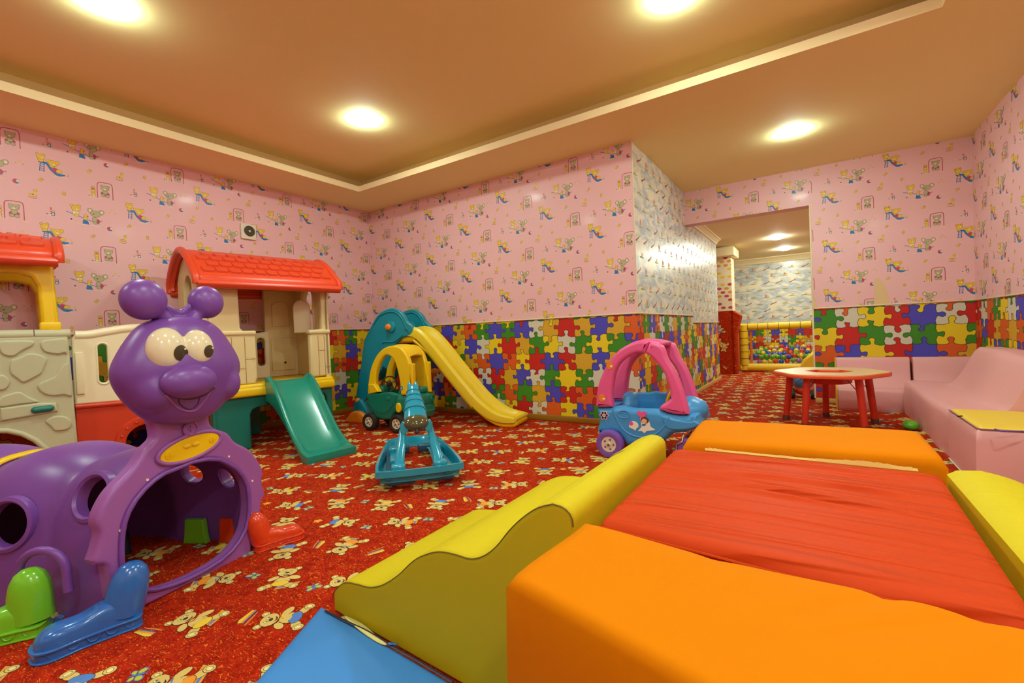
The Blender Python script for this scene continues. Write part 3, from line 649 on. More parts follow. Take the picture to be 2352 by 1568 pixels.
# ------------------------------------------------------------------ purple caterpillar climber
def build_caterpillar():
    P0, P1 = np.array([2.967, -3.551]), np.array([2.844, -3.055]); f = Fr(P0, t=P1-P0); fM = f.M()
    T = thing('caterpillar_tunnel', f.w(.25, 0, 0), 'purple plastic caterpillar crawl tunnel with smiling head and coloured boots, on the red carpet', 'play tunnel')
    r2 = lambda L: [f.px(x/2.5375, 950+y/2.5375) for x, y in L]
    outer = r2([(750, 1172), (737, 1062), (652, 1085), (640, 990), (625, 890), (600, 880), (560, 882)]) + \
        cr(r2([(548, 860), (572, 790), (588, 700), (566, 640), (590, 560), (640, 470), (700, 400), (760, 340), (800, 290), (850, 210), (885, 175), (912, 140), (905, 80), (888, 20)]), 3, False) + \
        cr(r2([(1215, -10), (1225, 45), (1255, 85), (1330, 112), (1375, 165), (1450, 205), (1500, 260), (1535, 330), (1532, 400), (1550, 470), (1528, 510), (1522, 600)]), 3, False) + r2([(1520, 660), (1475, 690), (1470, 818)])
    inner = cr(r2([(712, 900), (707, 800), (712, 700), (735, 600), (790, 500), (870, 410), (960, 345), (1050, 312), (1120, 280), (1250, 262), (1330, 290), (1400, 340), (1440, 420), (1452, 520), (1445, 610), (1420, 700), (1350, 800), (1250, 880), (1100, 960), (950, 1015), (830, 1030), (750, 990)]), 3)
    me = plate([outer, inner], .06, .014, fM, 4); me2 = plate([[(x, y) for x, y in cr(inner[::3], 3)], ], .02, .004)
    part('front_frame', me, 'lilac', T)
    rim = tube([f.w(x, y, .001) for x, y in inner[::2]], .009, 8, closed=True); part('frame_rim', rim, 'purple', T)
    for x, y in r2([(858, 384), (1333, 248), (1470, 390), (1497, 600), (1457, 580), (700, 680), (702, 963)]):
        part('screw_hole', lathe([(.0045, .0), (.0045, .0025), (.0025, .0015), (.0001, .001)], 12, fM @ Matrix.Translation((x, y, 0))), 'cream_plastic', T)
    # yellow oval badge with two cross screws
    c = f.px(437, 1026); rx, ry, ro = .112, .042, .12
    def oval(k): return [(c[0]+k*rx*math.cos(t)*math.cos(ro)-k*ry*math.sin(t)*math.sin(ro), c[1]+k*rx*math.cos(t)*math.sin(ro)+k*ry*math.sin(t)*math.cos(ro)) for t in [2*math.pi*i/40 for i in range(40)]]
    part('badge_rim', tube([f.w(x, y, .004) for x, y in oval(1.1)], .008, 8, closed=True), 'lilac', T)
    bd = part('badge', plate([oval(1.04)], .012, .005, f.M(.008)), 'yellow', T)
    for sx in (-.085, .085):
        cx, cy = c[0]+sx*math.cos(ro), c[1]+sx*math.sin(ro)
        part('screw', one([lathe([(.014, 0), (.014, .003), (.0001, .004)], 20, f.M(.008) @ Matrix.Translation((cx, cy, 0))), rbox(-.009, -.0015, .003, .009, .0015, .006, 0, f.M(.008) @ Matrix.Translation((cx, cy, 0))), rbox(-.0015, -.009, .003, .0015, .009, .006, 0, f.M(.008) @ Matrix.Translation((cx, cy, 0)))]), 'yellow', bd)
    part('badge_bow', one([ball(f.w(c[0]+s_, c[1]+.008, .009), (.016, .009, .005), M=fM.to_3x3().to_4x4()) for s_ in (-.016, .016)]), 'yellow', bd)
    cs = f.px(435, 984)
    part('top_screw', one([lathe([(.03, 0), (.03, .01), (.024, .014), (.02, .008), (.0001, .008)], 24, fM @ Matrix.Translation((cs[0], cs[1], 0))), rbox(-.012, -.002, .006, .012, .002, .012, 0, fM @ Matrix.Translation((cs[0], cs[1], 0))), rbox(-.002, -.012, .006, .002, .012, .012, 0, fM @ Matrix.Translation((cs[0], cs[1], 0)))]), 'lilac', T)
    # head
    R3 = fM.to_3x3().to_4x4()
    def E(s_, z, o, rs, rz, ro_): return ball(f.w(s_, z, o), (rs, rz, ro_), 28, 18, R3)
    pr_ = cr([(.03, .615), (.115, .64), (.168, .69), (.205, .745), (.226, .80), (.224, .845), (.198, .90), (.170, .945), (.142, .98), (.105, 1.005), (.05, 1.02)], 3, False); V = []; F = []; K = 40
    for w_, z_ in pr_:
        for k in range(K):
            t_ = 2*math.pi*k/K; V.append(f.w(.206+w_*math.cos(t_), z_, (.02+w_*.50)*math.sin(t_)))
    for i in range(len(pr_)-1):
        for k in range(K): F.append((i*K+k, i*K+(k+1) % K, (i+1)*K+(k+1) % K, (i+1)*K+k))
    F += [tuple(range(K)), tuple(range((len(pr_)-1)*K, len(pr_)*K))]
    H = blob([mk(V, F), E(.075, .755, .045, .065, .075, .075), E(.335, .755, .045, .06, .075, .075)], .009, 10)
    hd = part('head', H, 'purple', T); B = bvh(H)
    def surf(s_, z):
        q = f.w(s_, z, 1.0); hit = B.ray_cast(q, -Vector((f.n[0], f.n[1], 0)))[0]
        if hit is None: return 0.0
        return (hit.x-f.O[0])*f.n[0]+(hit.y-f.O[1])*f.n[1]
    def onhead(x, y):
        o = .1
        for _ in range(6): s_, z = f.px(x, y, o); o = surf(s_, z)
        s_, z = f.px(x, y, o); return s_, z, o
    z4 = lambda x, y: (240+x/4.356, 620+y/4.356)
    # antennae
    for px, py, r in ((330, 688, .073), (473, 694, .066)):
        s_, z = f.px(px, py, .01); a = ball(f.w(s_, z, .01), (r, r, r*.8), 32, 20, R3)
        st = tube([f.w(.21, .955, 0), f.w(lp((.21, 0), (s_, 0), .55)[0], lp((.97, 0), (z, 0), .5)[0], 0), f.w(s_, z, 0)], [.05, .034, .03], 14, sq=(1, .8))
        an = part('antenna', blob([a, st], .007, 3), 'purple', T)
    br = []
    sa, za = f.px(382, 698, .0); sb, zb = f.px(438, 692, .0)
    part('crest', blob([tube([f.w(sa-.01, za-.01), f.w((sa+sb)/2, za-.035), f.w(sb+.01, zb-.01)], .014, 10), plate([[(sa-.02, za-.09), (sb+.02, zb-.09), (sb, zb-.01), ((sa+sb)/2, za-.04), (sa, za-.01)]], .03, .006, f.M(.01)), E(.21, .985, 0, .07, .035, .06)], .006, 3), 'purple', T)
    # eyes
    eL = onhead(*z4(660, 795)); eR = onhead(*z4(975, 785))
    ew = blob([E(eL[0], eL[1], eL[2]-.022, .064, .080, .050), E(eR[0]-.004, eR[1], eR[2]-.026, .060, .072, .050)], .0045, 4); ey = part('eyes', ew, 'white_eye', hd); Be = bvh(ew)
    for x, y, r in ((768, 828, .028), (1052, 812, .0235)):
        o = .12
        for _ in range(6):
            s_, z = f.px(*z4(x, y), o); h = Be.ray_cast(f.w(s_, z, 1.0), -Vector((f.n[0], f.n[1], 0)))[0]
            if h is not None: o = (h.x-f.O[0])*f.n[0]+(h.y-f.O[1])*f.n[1]
        V = [f.w(s_, z, o+.002)]; F = []; nn = 28
        for ring in (0.4, .75, 1.0):
            for k in range(nn):
                a = 2*math.pi*k/nn; ss, zz = s_+r*ring*math.cos(a), z+r*ring*math.sin(a)
                h = Be.ray_cast(f.w(ss, zz, 1.0), -Vector((f.n[0], f.n[1], 0)))[0]
                oo = (h.x-f.O[0])*f.n[0]+(h.y-f.O[1])*f.n[1] if h is not None else o
                V.append(f.w(ss, zz, oo+.0015))
        for k in range(nn): F.append((0, 1+k, 1+(k+1) % nn))
        for q in range(2):
            for k in range(nn): F.append((1+q*nn+k, 1+q*nn+(k+1) % nn, 1+(q+1)*nn+(k+1) % nn, 1+(q+1)*nn+k))
        part('pupil', mk(V, F), 'pupil', ey); part('pupil_glint', ball(f.w(s_+r*.5, z+r*.45, o+.001), .004, 10, 6), 'white_eye', ey)
    # nose, smile, tongue
    n0 = onhead(*z4(850, 1110)); part('nose', E(n0[0], n0[1], n0[2]-.002, .098, .062, .056), 'purple', hd)
    def headline(name, L, rad, m, n=4, cl=False):
        P = [onhead(*z4(x, y)) for x, y in cr(L, n, cl)]; return part(name, tube([f.w(a, b, c_-.001) for a, b, c_ in P], rad, 8, closed=cl), m, hd)
    headline('smile_line', [(585, 1228), (650, 1290), (740, 1380), (850, 1412), (930, 1390), (1010, 1290), (1070, 1200), (1108, 1165)], .0045, 'lilac')
    headline('mouth_line', [(592, 1228), (700, 1262), (850, 1282), (980, 1252), (1100, 1170)], .006, 'purple_dark')
    headline('tongue', [(742, 1280), (760, 1345), (850, 1390), (930, 1340), (950, 1275)], .003, 'purple_dark')
    # body shell, curving away to the left
    N = 64; L = 1.55; axis = []; pos = np.array(f.w(.232, 0, -.03))[:2]; ang = math.atan2(-f.n[1], -f.n[0])
    for i in range(N+1):
        axis.append((pos.copy(), ang)); pos = pos+np.array([math.cos(ang), math.sin(ang)])*L/N; ang += .62/N
    V = []; F = []; K = 44
    def ringpt(i, k):
        (q, a) = axis[i]; d = i*L/N; hump = abs(math.sin(math.pi*(d+.05)/.42))**.75
        w = .262+.040*hump; h = .462+.058*hump; th = math.pi*k/K
        cx, cz = math.cos(th), math.sin(th); cx = math.copysign(abs(cx)**.72, cx); cz = cz**.80
        nx, ny = math.sin(a), -math.cos(a)
        return Vector((q[0]+nx*w*cx*-1, q[1]+ny*w*cx*-1, h*cz))
    for i in range(N+1):
        for k in range(K+1): V.append(ringpt(i, k))
    for i in range(N):
        for k in range(K): a = i*(K+1)+k; F.append((a, a+1, a+K+2, a+K+1))
    # rounded tail end
    i0 = N*(K+1); V.append(Vector((*(axis[N][0]+np.array([math.cos(axis[N][1]), math.sin(axis[N][1])])*.1), .28)))
    for k in range(K): F.append((i0+k, len(V)-1, i0+k+1))
    me = mk(V, F, ang=60); Bs = bvh(me)
    me = apply(me, lambda o: setattr_mod(o, 'SOLIDIFY', thickness=.016, offset=-1))
    holes = []; rims = []
    camv = Vector(CP)
    def hole_at(x, y, r):
        d = Vector(ray(x, y)).normalized(); h, n, _, _ = Bs.ray_cast(camv, d)
        if h is None: return
        if n.dot(d) > 0: n = -n
        mk_hole(h, n, r)
    def mk_hole(h, n, r):
        n = Vector((n.x, n.y, n.z*.6)).normalized(); q = n.to_track_quat('Z', 'Y').to_matrix().to_4x4(); M = Matrix.Translation(h) @ q
        holes.append(lathe([(.0001, -.09), (r, -.09), (r, .09), (.0001, .09)], 32, M)); rims.append(lathe([(r-.002, -.03), (r-.002, .008), (r+.006, .016), (r+.018, .012), (r+.022, -.012)], 40, M))
    hole_at(216, 1140, .068); hole_at(20, 1204, .078)
    for i, th in ((9, 2.05), (22, 2.2), (12, 2.45), (34, 2.2), (40, .9)):
        pass
    R_ = lambda i, k: (ringpt(i, k), (ringpt(i, k+1)-ringpt(i, k-1)).cross(ringpt(i+1, k)-ringpt(i-1, k)).normalized())
    ctr = lambda i: Vector((axis[i][0][0], axis[i][0][1], .3))
    hole_at(447, 1084, .05); hole_at(528, 1094, .05)
    me = cut(me, holes, 50); sh = part('body_shell', me, 'purple', T)
    for r_ in rims: part('window_rim', r_, 'purple', sh)
    # yellow band over the second hump
    hb = Bs.ray_cast(camv, Vector(ray(60, 1046)).normalized())[0]
    ib = min(range(2, N-2), key=lambda i: (axis[i][0][0]-hb.x)**2+(axis[i][0][1]-hb.y)**2)+4
    for i in (ib,):
        P = [ringpt(i, k) for k in range(6, K-5)]; P2 = [ringpt(i+1, k) for k in range(6, K-5)]; V = []; F = []
        for a, b in zip(P, P2):
            c_ = ctr(i); V += [a+(a-c_).normalized()*.006, b+(b-c_).normalized()*.006]
        for q in range(len(P)-1): F.append((2*q, 2*q+1, 2*q+3, 2*q+2))
        part('yellow_band', apply(mk(V, F), lambda o: setattr_mod(o, 'SOLIDIFY', thickness=.006, offset=0)), 'yellow', T)
    # boots
    def boot(heel, toe, m, k=1.0, shaft=.2, lean=0.0):
        h = Vector((heel[0], heel[1], 0)); t = Vector((toe[0], toe[1], 0)); d = (t-h); L_ = d.length; a = math.atan2(d.y, d.x)
        M = Matrix.Translation(h) @ Matrix.Rotation(a, 4, 'Z') @ Matrix.Scale(L_/.23, 4)
        sole = [(0, -.042), (.06, -.045), (.13, -.044), (.19, -.050), (.225, -.035), (.236, 0), (.225, .035), (.19, .050), (.13, .044), (.06, .045), (0, .042)]
        s1 = plate([cr(sole, 4)], .03, .004, M @ Matrix.Translation((0, 0, .031)))
        s2 = plate([[(x*1.03-.003, y*1.1) for x, y in cr(sole, 4)]], .008, .003, M @ Matrix.Translation((0, 0, .034)))
        fl = plate([[(x*1.03-.003, y*1.13) for x, y in cr(sole, 4)]], .006, .0025, M @ Matrix.Translation((0, 0, .0065)))
        secs = [(.002, .036, .03, .094), (.04, .040, .03, .098), (.075, .040, .03, .098), (.10, .041, .03, .092), (.125, .042, .03, .080), (.15, .045, .03, .078), (.175, .047, .03, .080), (.20, .045, .03, .075), (.218, .037, .03, .064), (.230, .022, .03, .046)]
        V = []; F = []; K = 17
        for x, hw, z0_, z1_ in secs:
            for q in range(K):
                w = math.pi*q/(K-1); cx = math.cos(w); cx = math.copysign(abs(cx)**.6, cx); V.append(M @ Vector((x, hw*cx, z0_+(z1_-z0_)*math.sin(w)**.55)))
        for i in range(len(secs)-1):
            for q in range(K-1): a_ = i*K+q; F.append((a_, a_+1, a_+K+1, a_+K))
        F.append(tuple(range(K))); F.append(tuple(range((len(secs)-1)*K, len(secs)*K)))
        up_ = apply(mk(V, F, ang=60), lambda o: setattr_mod(o, 'SUBSURF', levels=1)); smooth(up_, 60)
        Ms = M @ Matrix.Translation((.03, 0, .07)) @ Matrix.Rotation(-lean, 4, 'Y')
        sh_ = lathe([(.054, -.03), (.052, .05), (.046, .085), (.034, .11), (.017, .123), (.0001, .126)], 28, Ms @ Matrix.Diagonal((1, .82, shaft/.2, 1)))
        o = part('boot', one([s1, s2, up_]), m, T)
        part('boot_shaft', sh_, m, o); part('sole_flange', fl, m, o)
        for q in range(3): part('lace', tube([M @ Vector((.090+q*.014, -.024, .088-q*.005)), M @ Vector((.087+q*.014, 0, .094-q*.005)), M @ Vector((.090+q*.014, .024, .088-q*.005))], .0035*L_/.23, 6), m, o)
        for q in range(5):
            for sy in (-1, 1):
                part('tread_arc', tube([M @ Vector((.025+q*.042+.013*math.cos(w), sy*.047, .026-.014*math.sin(w))) for w in [math.pi*e/6 for e in range(7)]], .0022*L_/.23, 5), m, o)
    boot((3.028, -3.555), (2.995, -3.795), 'blue_boot', lean=.25)
    boot((2.80, -3.73), (2.69, -3.95), 'green_boot')
    boot((2.862, -3.085), (2.91, -2.895), 'red_boot', lean=.25)
    boot((2.48, -3.135), (2.42, -2.93), 'green_boot'); boot((2.30, -3.21), (2.20, -3.04), 'blue_boot')
    # inside ends of the boots on the far side and raised arches round the near boots
    for x, y, w_, m in ((2.535, -3.192, .05, 'green_boot'), (2.665, -3.112, .036, 'red_boot')):
        a = math.atan2(.31, .55); M = Matrix.Translation((x, y, 0)) @ Matrix.Rotation(a, 4, 'Z')
        part('boot_plug', plate([[(-w_*1.15, 0), (w_*1.15, 0), (w_, .03), (w_*.85, .11), (-w_*.85, .11), (-w_, .03)]], .03, .004, M @ Matrix.Rotation(math.pi/2, 4, 'X')), m, T)
    part('boot_plug', lathe([(.03, 0), (.026, .05), (.022, .1), (.0001, .1)], 20, Matrix.Translation((2.36, -3.40, 0))), 'navy', T)
    f2 = Fr((2.80, -3.722), t=(-.81, -.59)); g = Fr((2.80, -3.722), t=(.81, .59))
    part('boot_arch', tube([g.w(-.062+.0*k, .02+.0*k, .012) if k < 0 else g.w(-.075*math.cos(math.pi*k/12), .19+.07*math.sin(math.pi*k/12), .012) for k in range(0, 13)]+[g.w(.078, .12, .012)], .013, 10), 'purple', T)
def setattr_mod(o, kind, **kw):
    m = o.modifiers.new('m', kind)
    for k, v in kw.items(): setattr(m, k, v)
build_caterpillar()
# ------------------------------------------------------------------ plastic playhouse with stone tower, bridge and teal slide
def build_playhouse():
    f = Fr((.839, -2.069), .16); M0 = f.M()
    T = thing('playhouse', f.w(.2, 0, -.4), 'large plastic playhouse with red tiled roofs, stone tower and teal slide, against the left wall', 'playhouse')
    s0, s1 = -.282, .74; dep = .72; W = lambda o: f.M(o)
    side = Fr(f.w(s0, 0, 0)[:2], t=-f.n)      # left gable plane, local x runs back from the front
    sideR = Fr(f.w(s1, 0, 0)[:2], t=-f.n)
    # teal base: front panel with big openings, side panels, rear legs
    base = plate([[(s0, 0), (0, 0), (0, .30), (.02, .335), (.06, .35), (.62, .42), (.66, .40), (.68, .36), (.68, 0), (s1, 0), (s1, .47), (s0, .50)]], .05, .015, W(0))
    part('base_panel', base, 'teal_dark', T)
    part('base_panel', plate([[(0, 0), (dep, 0), (dep, .48), (0, .5)]], .05, .012, Fr(f.w(s0+.05, 0, -.0)[:2], t=-f.n).M()), 'teal_dark', T)
    part('rear_leg', plate([[(.08, 0), (.30, 0), (.30, .48), (.08, .48)]], .05, .012, W(-dep+.05)), 'teal_dark', T)
    part('rear_leg', plate([[(.60, 0), (.74, 0), (.74, .48), (.60, .48)]], .05, .012, W(-dep+.05)), 'teal_dark', T)
    deck = []
    dk = [(s0-.01, 0.03), (s1+.01, .03), (s1+.01, -dep), (s0-.01, -dep)]
    me = bpy.data.meshes.new('m')
    hz = Matrix(((f.t[0], f.n[0], 0, f.O[0]), (f.t[1], f.n[1], 0, f.O[1]), (0, 0, 1, 0), (0, 0, 0, 1)))
    flip = Matrix.Diagonal((1, 1, 1, 1))
    V = []; z0, z1 = .455, .56
    def slab(P, za, zb, r=.012):
        bm = bmesh.new(); vs = [bm.verts.new(hz @ Vector((x, y, z))) for z in (za, zb) for x, y in P]; n = len(P)
        bm.faces.new(vs[:n]); bm.faces.new(vs[n:][::-1])
        for i in range(n): bm.faces.new((vs[i], vs[(i+1) % n], vs[n+(i+1) % n], vs[n+i]))
        bmesh.ops.recalc_face_normals(bm, faces=bm.faces); bmesh.ops.bevel(bm, geom=bm.edges[:], offset=r, segments=3, affect='EDGES', profile=.5)
        m_ = bpy.data.meshes.new('m'); bm.to_mesh(m_); bm.free(); smooth(m_); return m_
    part('deck', slab(dk, z0+.02, z1, .02), 'yellow', T)
    part('deck_lip', slab([(s0-.015, .045), (s1+.015, .045), (s1+.015, .0), (s0-.015, .0)], z0, z1-.03, .018), 'yellow', T)
    # front wall: left post with low wing, right post with low wing
    wl = plate([[(s0, .56), (.055, .56), (.075, .62), (.07, .98), (.03, 1.02), (-.02, 1.02), (-.045, 1.05), (-.05, 1.47), (s0, 1.47)]], .07, .02, W(.0))
    part('front_wall', wl, 'beige', T)
    wr = plate([[(.545, .57), (s1, .57), (s1, 1.50), (.665, 1.50), (.665, 1.03), (.58, 1.02), (.545, .97)]], .07, .02, W(.0)); part('front_wall', wr, 'beige', T)
    part('wall_cap', slab([(s0-.005, .012), (.075, .012), (.075, -.08), (s0-.005, -.08)], .985, 1.025, .014), 'beige', T)
    part('wall_cap', slab([(.535, .012), (s1+.005, .012), (s1+.005, -.08), (.535, -.08)], .98, 1.02, .014), 'beige', T)
    for a, b in (((-.02, .57), (-.02, .97)), ((-.12, .57), (-.12, .97)), ((.62, .58), (.62, .96)), ((.68, .58), (.68, .96))):
        part('plank_groove', tube([f.w(a[0], a[1], .0015), f.w(b[0], b[1], .0015)], .0025, 6), 'beige_dark', T)
    for x0, x1, z in ((-.12, -.02, .70), (-.02, .06, .78), (.62, .68, .82), (.68, .73, .66)):
        part('plank_seam', tube([f.w(x0, z, .0015), f.w(x1, z, .0015)], .0022, 6), 'beige_dark', T)
        for q in (.2, .8):
            for dz in (-.014, .014): part('nail_head', ball(f.w(lp((x0, 0), (x1, 0), q)[0], z+dz, .001), .0035, 8, 6), 'beige', T)
    # gable walls with arched windows
    def arch(cx, w, zb, zt, n=14): return [(cx-w, zb), (cx+w, zb)]+[(cx+w*math.cos(math.pi*k/n), zt-w+w*math.sin(math.pi*k/n)) for k in range(n+1)]
    gp = [(0, .56), (dep, .56), (dep, 1.5), (dep*.9, 1.58), (dep*.72, 1.70), (dep*.5, 1.74), (dep*.28, 1.70), (dep*.1, 1.58), (0, 1.47)]
    part('gable_wall', plate([gp, arch(.37, .13, 1.03, 1.52)], .05, .01, side.M(0)), 'beige', T)
    part('window_surround', tube([side.w(x, z, .0) for x, z in arch(.37, .15, 1.0, 1.55)], .018, 8, closed=True), 'beige', T)
    part('gable_wall', plate([gp, arch(.36, .12, 1.02, 1.45), [(.13, .62), (.26, .62), (.26, .97), (.13, .97)]], .05, .01, sideR.M(0)), 'beige', T)
    part('window_surround', tube([sideR.w(x, z, -.05) for x, z in arch(.36, .14, 1.0, 1.48)], .014, 8, closed=True), 'beige', T)
    sm = Matrix.Translation(sideR.w(.25, 1.0, -.05)) @ Matrix.Rotation(0, 4, 'Z')
    shf = Fr(sideR.w(.235, 0, -.055)[:2], t=(sideR.t*.55-sideR.n*.85))
    sh = part('shutter', plate([arch(.1, .078, 1.0, 1.33)], .03, .01, shf.M()), 'cream_plastic', T)
    part('shutter_panel', tube([shf.w(x, z, .001) for x, z in arch(.1, .05, 1.06, 1.28)], .006, 8, closed=True), 'beige', sh)
    part('shutter_hole', lathe([(.011, 0), (.0001, .0008)], 16, shf.M() @ Matrix.Translation((.1, 1.2, .0006))), 'black', sh)
    # rear wall with door relief, low rear rail with slot
    part('rear_wall', plate([[(.38, .56), (s1, .56), (s1, 1.52), (.38, 1.52)]], .05, .01, W(-dep+.05)), 'beige', T)
    d_ = W(-dep+.062)
    part('door_relief', plate([[(.45, 1.08), (.62, 1.08), (.62, 1.30), (.58, 1.33), (.535, 1.34), (.49, 1.33), (.45, 1.30)]], .014, .006, d_), 'beige', T)
    part('door_relief', plate([[(.43, .62), (.66, .62), (.66, .96), (.43, .96)]], .014, .006, d_), 'beige', T)
    part('door_hole', lathe([(.012, 0), (.0001, .0008)], 16, W(-dep+.063) @ Matrix.Translation((.56, .70, 0))), 'black', T)
    cs_ = f.px(601, 808, -dep+.1); sl = [rrect(cs_[0]-.035, cs_[1]-.14, cs_[0]+.035, cs_[1]+.14, .03)]
    part('rear_rail', plate([[(-.14, .56), (.40, .56), (.40, 1.03), (.30, 1.02), (-.14, .98)]]+sl, .05, .015, W(-dep+.10)), 'cream_plastic', T)
    # roof: half-barrel with tiles
    prof = [(.12, 1.415), (.11, 1.47), (.02, 1.545), (-.12, 1.655), (-.26, 1.725), (-.36, 1.745), (-.46, 1.725), (-.6, 1.655), (-.74, 1.545), (-.79, 1.47), (-.79, 1.415)]
    def roof(ra, rb, name, prof, m='red_roof', tiles=True, n=11):
        pr = cr(prof, 4, False); K = len(pr); st = [ra, ra+.012, ra+.05]+[ra+.05+(rb-ra-.1)*k/8 for k in range(1, 8)]+[rb-.05, rb-.012, rb]
        V = []; F = []; cx = sum(p[0] for p in pr)/K; cz = 1.42
        for i, s_ in enumerate(st):
            e = min(s_-ra, rb-s_); k = 1.0 if e > .04 else (.97 if e > .005 else .90)
            for o, z in pr: V.append(f.w(s_, cz+(z-cz)*k, cx+(o-cx)*k))
        for i in range(len(st)-1):
            for j in range(K-1): a = i*K+j; F.append((a, a+1, a+K+1, a+K))
        me = mk(V, F, ang=60); me = apply(me, lambda o: setattr_mod(o, 'SOLIDIFY', thickness=.035, offset=-1))
        me = apply(me, lambda o: setattr_mod(o, 'BEVEL', width=.012, segments=3, limit_method='ANGLE')); smooth(me, 50)
        R = None
        ex = [tube([f.w(s_, z-.012, o) for o, z in pr], .03, 10) for s_ in (ra+.005, rb-.005)]+[tube([f.w(ra+.01, z-.012, o), f.w(rb-.01, z-.012, o)], .034, 12) for o, z in (pr[0], pr[-1])]
        if tiles:
            # overlapping tiles: rounded shingles in courses following the profile
            arc = [0]
            for a, b in zip(pr[:-1], pr[1:]): arc.append(arc[-1]+math.dist(a, b))
            tot = arc[-1]
            def at_(u):
                for q in range(K-1):
                    if arc[q+1] >= u:
                        k = (u-arc[q])/(arc[q+1]-arc[q]); p_ = lp(pr[q], pr[q+1], k); d = (pr[q+1][0]-pr[q][0], pr[q+1][1]-pr[q][1]); L_ = math.hypot(*d); return p_, (d[0]/L_, d[1]/L_)
                return pr[-1], (1, 0)
            tw = (rb-ra-.12)/n; V = []; F = []
            for sd in (0, 1):
                for r in range(4):
                    u = .10+r*.092
                    for c in range(n):
                        x0 = ra+.06+c*tw+(tw/2 if r % 2 else 0)
                        if x0+tw > rb-.04: continue
                        uu = [(u, .10), (u+.02, 0), (u+.085, 0), (u+.105, .0)]
                        S_ = [(x0+tw*.12, u+.004), (x0+tw*.88, u+.004), (x0+tw*.97, u+.025), (x0+tw*.97, u+.095), (x0+tw*.03, u+.095), (x0+tw*.03, u+.025)]
                        i = len(V)
                        for lift, shr in ((0.0, 0), (.015, .1)):
                            mx = x0+tw/2
                            for k_, (a, b) in enumerate(S_):
                                a2 = a+(mx-a)*shr; b2 = b+(.006 if lift and b < u+.05 else 0); ub = b2 if sd == 0 else tot-b2
                                (p_, d) = at_(ub); nx, nz = d[1], -d[0]
                                if nz < 0: nx, nz = -nx, -nz
                                lf = lift*(1.0 if b < u+.05 else .15)
                                V.append(f.w(a2, p_[1]+nz*lf, p_[0]+nx*lf))
                        nS = len(S_); F.append(tuple(range(i+nS, i+2*nS)))
                        for q in range(nS): F.append((i+q, i+(q+1) % nS, i+nS+(q+1) % nS, i+nS+q))
            ex.append(mk(V, F, ang=25))
        return part(name, one([me]+ex, 30), m, T)
    roof(s0-.10, s1+.07, 'roof', prof)
    part('ceiling_panel', slab([(s0+.03, -.03), (s1-.03, -.03), (s1-.03, -dep+.02), (s0+.03, -dep+.02)], 1.45, 1.47, .004), 'red_plastic', T)
    c_ = side.px(440, 592, .004) if False else (.30, 1.63)
    part('gable_sticker', one([plate([ell(c_[0], c_[1], .045, .022)], .002, .0005, side.M(.003))]), 'red_roof', T)
    part('gable_sticker', plate([ell(c_[0], c_[1]+.004, .012, .022)], .002, .0005, side.M(.005)), 'teal', T)
    # teal slide
    sf = Fr(f.w(.13, 0, .02)[:2], t=f.n)      # looks along the slide from its left side
    b0 = up(712, 1066); b1 = up(819, 1040)
    tL, tR = f.w(.115, .56, .03), f.w(.50, .565, .03)
    fL, fR = Vector((1.80, -2.16, 0)), Vector((1.845, -1.765, 0))
    prof = [(0, .585), (.06, .585), (.15, .55), (.28, .46), (.42, .34), (.56, .22), (.70, .12), (.83, .06), (.93, .04), (1, .035)]
    pr = cr(prof, 4, False); cross = [(-.0, .03), (.03, .045), (.07, .045), (.12, .0), (.22, -.02), (.5, -.025), (.78, -.02), (.88, 0), (.93, .045), (.97, .045), (1.0, .03)]
    V = []; F = []; K = len(cross)
    for u, z in pr:
        L_ = Vector(tL).lerp(fL, u); R_ = Vector(tR).lerp(fR, u)
        fade = 1 if u < .80 else max(.0, 1-(u-.80)/.12)
        for c, dz in cross:
            q = L_.lerp(R_, c); dz2 = dz*fade+(.0 if u < .8 else .022*(1-fade))
            q.z = z+dz2*(.9 if u > .1 else .5+u*4) ; V.append(q)
    n = len(pr)
    for i in range(n-1):
        for j in range(K-1): a = i*K+j; F.append((a, a+1, a+K+1, a+K))
    # skirts down the sides following an under-arc
    def under(u):
        if u < .1: return .40
        return max(0, .40*(1-((u-.05)/.82)**1.5)) if u < .87 else 0.0
    for side_ in (0, K-1):
        base_ = len(V)
        for i, (u, z) in enumerate(pr):
            q = V[i*K+side_].copy(); q.z = min(under(u), q.z-.03) if u < .93 else 0.0; V.append(q)
        for i in range(n-1):
            a = i*K+side_; b = base_+i; F.append((a, a+K, b+1, b) if side_ == 0 else (a, b, b+1, a+K))
    e = (n-1)*K; L0 = len(V)-2*n+n-1; R0 = len(V)-1
    F.append(tuple([e+j for j in range(K)]+[R0, L0]))
    me = mk(V, F, ang=30); me = apply(me, lambda o: setattr_mod(o, 'SOLIDIFY', thickness=.012, offset=-1)); me = apply(me, lambda o: setattr_mod(o, 'BEVEL', width=.008, segments=3, limit_method='ANGLE', angle_limit=.7)); smooth(me, 50)
    part('slide', me, 'teal', T)
    # bridge: red panel with round hole, cream railing with slots
    b0_, b1_ = -1.09, s0+.0
    O = -.10
    ro = [(b0_, 0), (b1_, 0), (b1_, .50), (b0_, .525)]
    part('bridge_panel', plate([ro, ell(-.70, .20, .125, .135, 36)], .04, .008, W(O)), 'red_plastic', T)
    part('porthole_ring', lathe([(.125, -.01), (.13, .012), (.15, .018), (.185, .016), (.195, 0)], 44, W(O) @ Matrix.Translation((-.70, .20, 0))), 'red_plastic', T)
    for k in range(7):
        a = math.pi*(.12+.76*k/6)+.0; part('ring_bolt', ball(f.w(-.70+.162*math.cos(a), .20+.162*math.sin(a), O+.016), .010, 12, 8), 'red_plastic', T)
    part('bridge_lip', tube([f.w(b0_, .515, O+.006), f.w(b1_, .495, O+.006)], .018, 8), 'red_plastic', T)
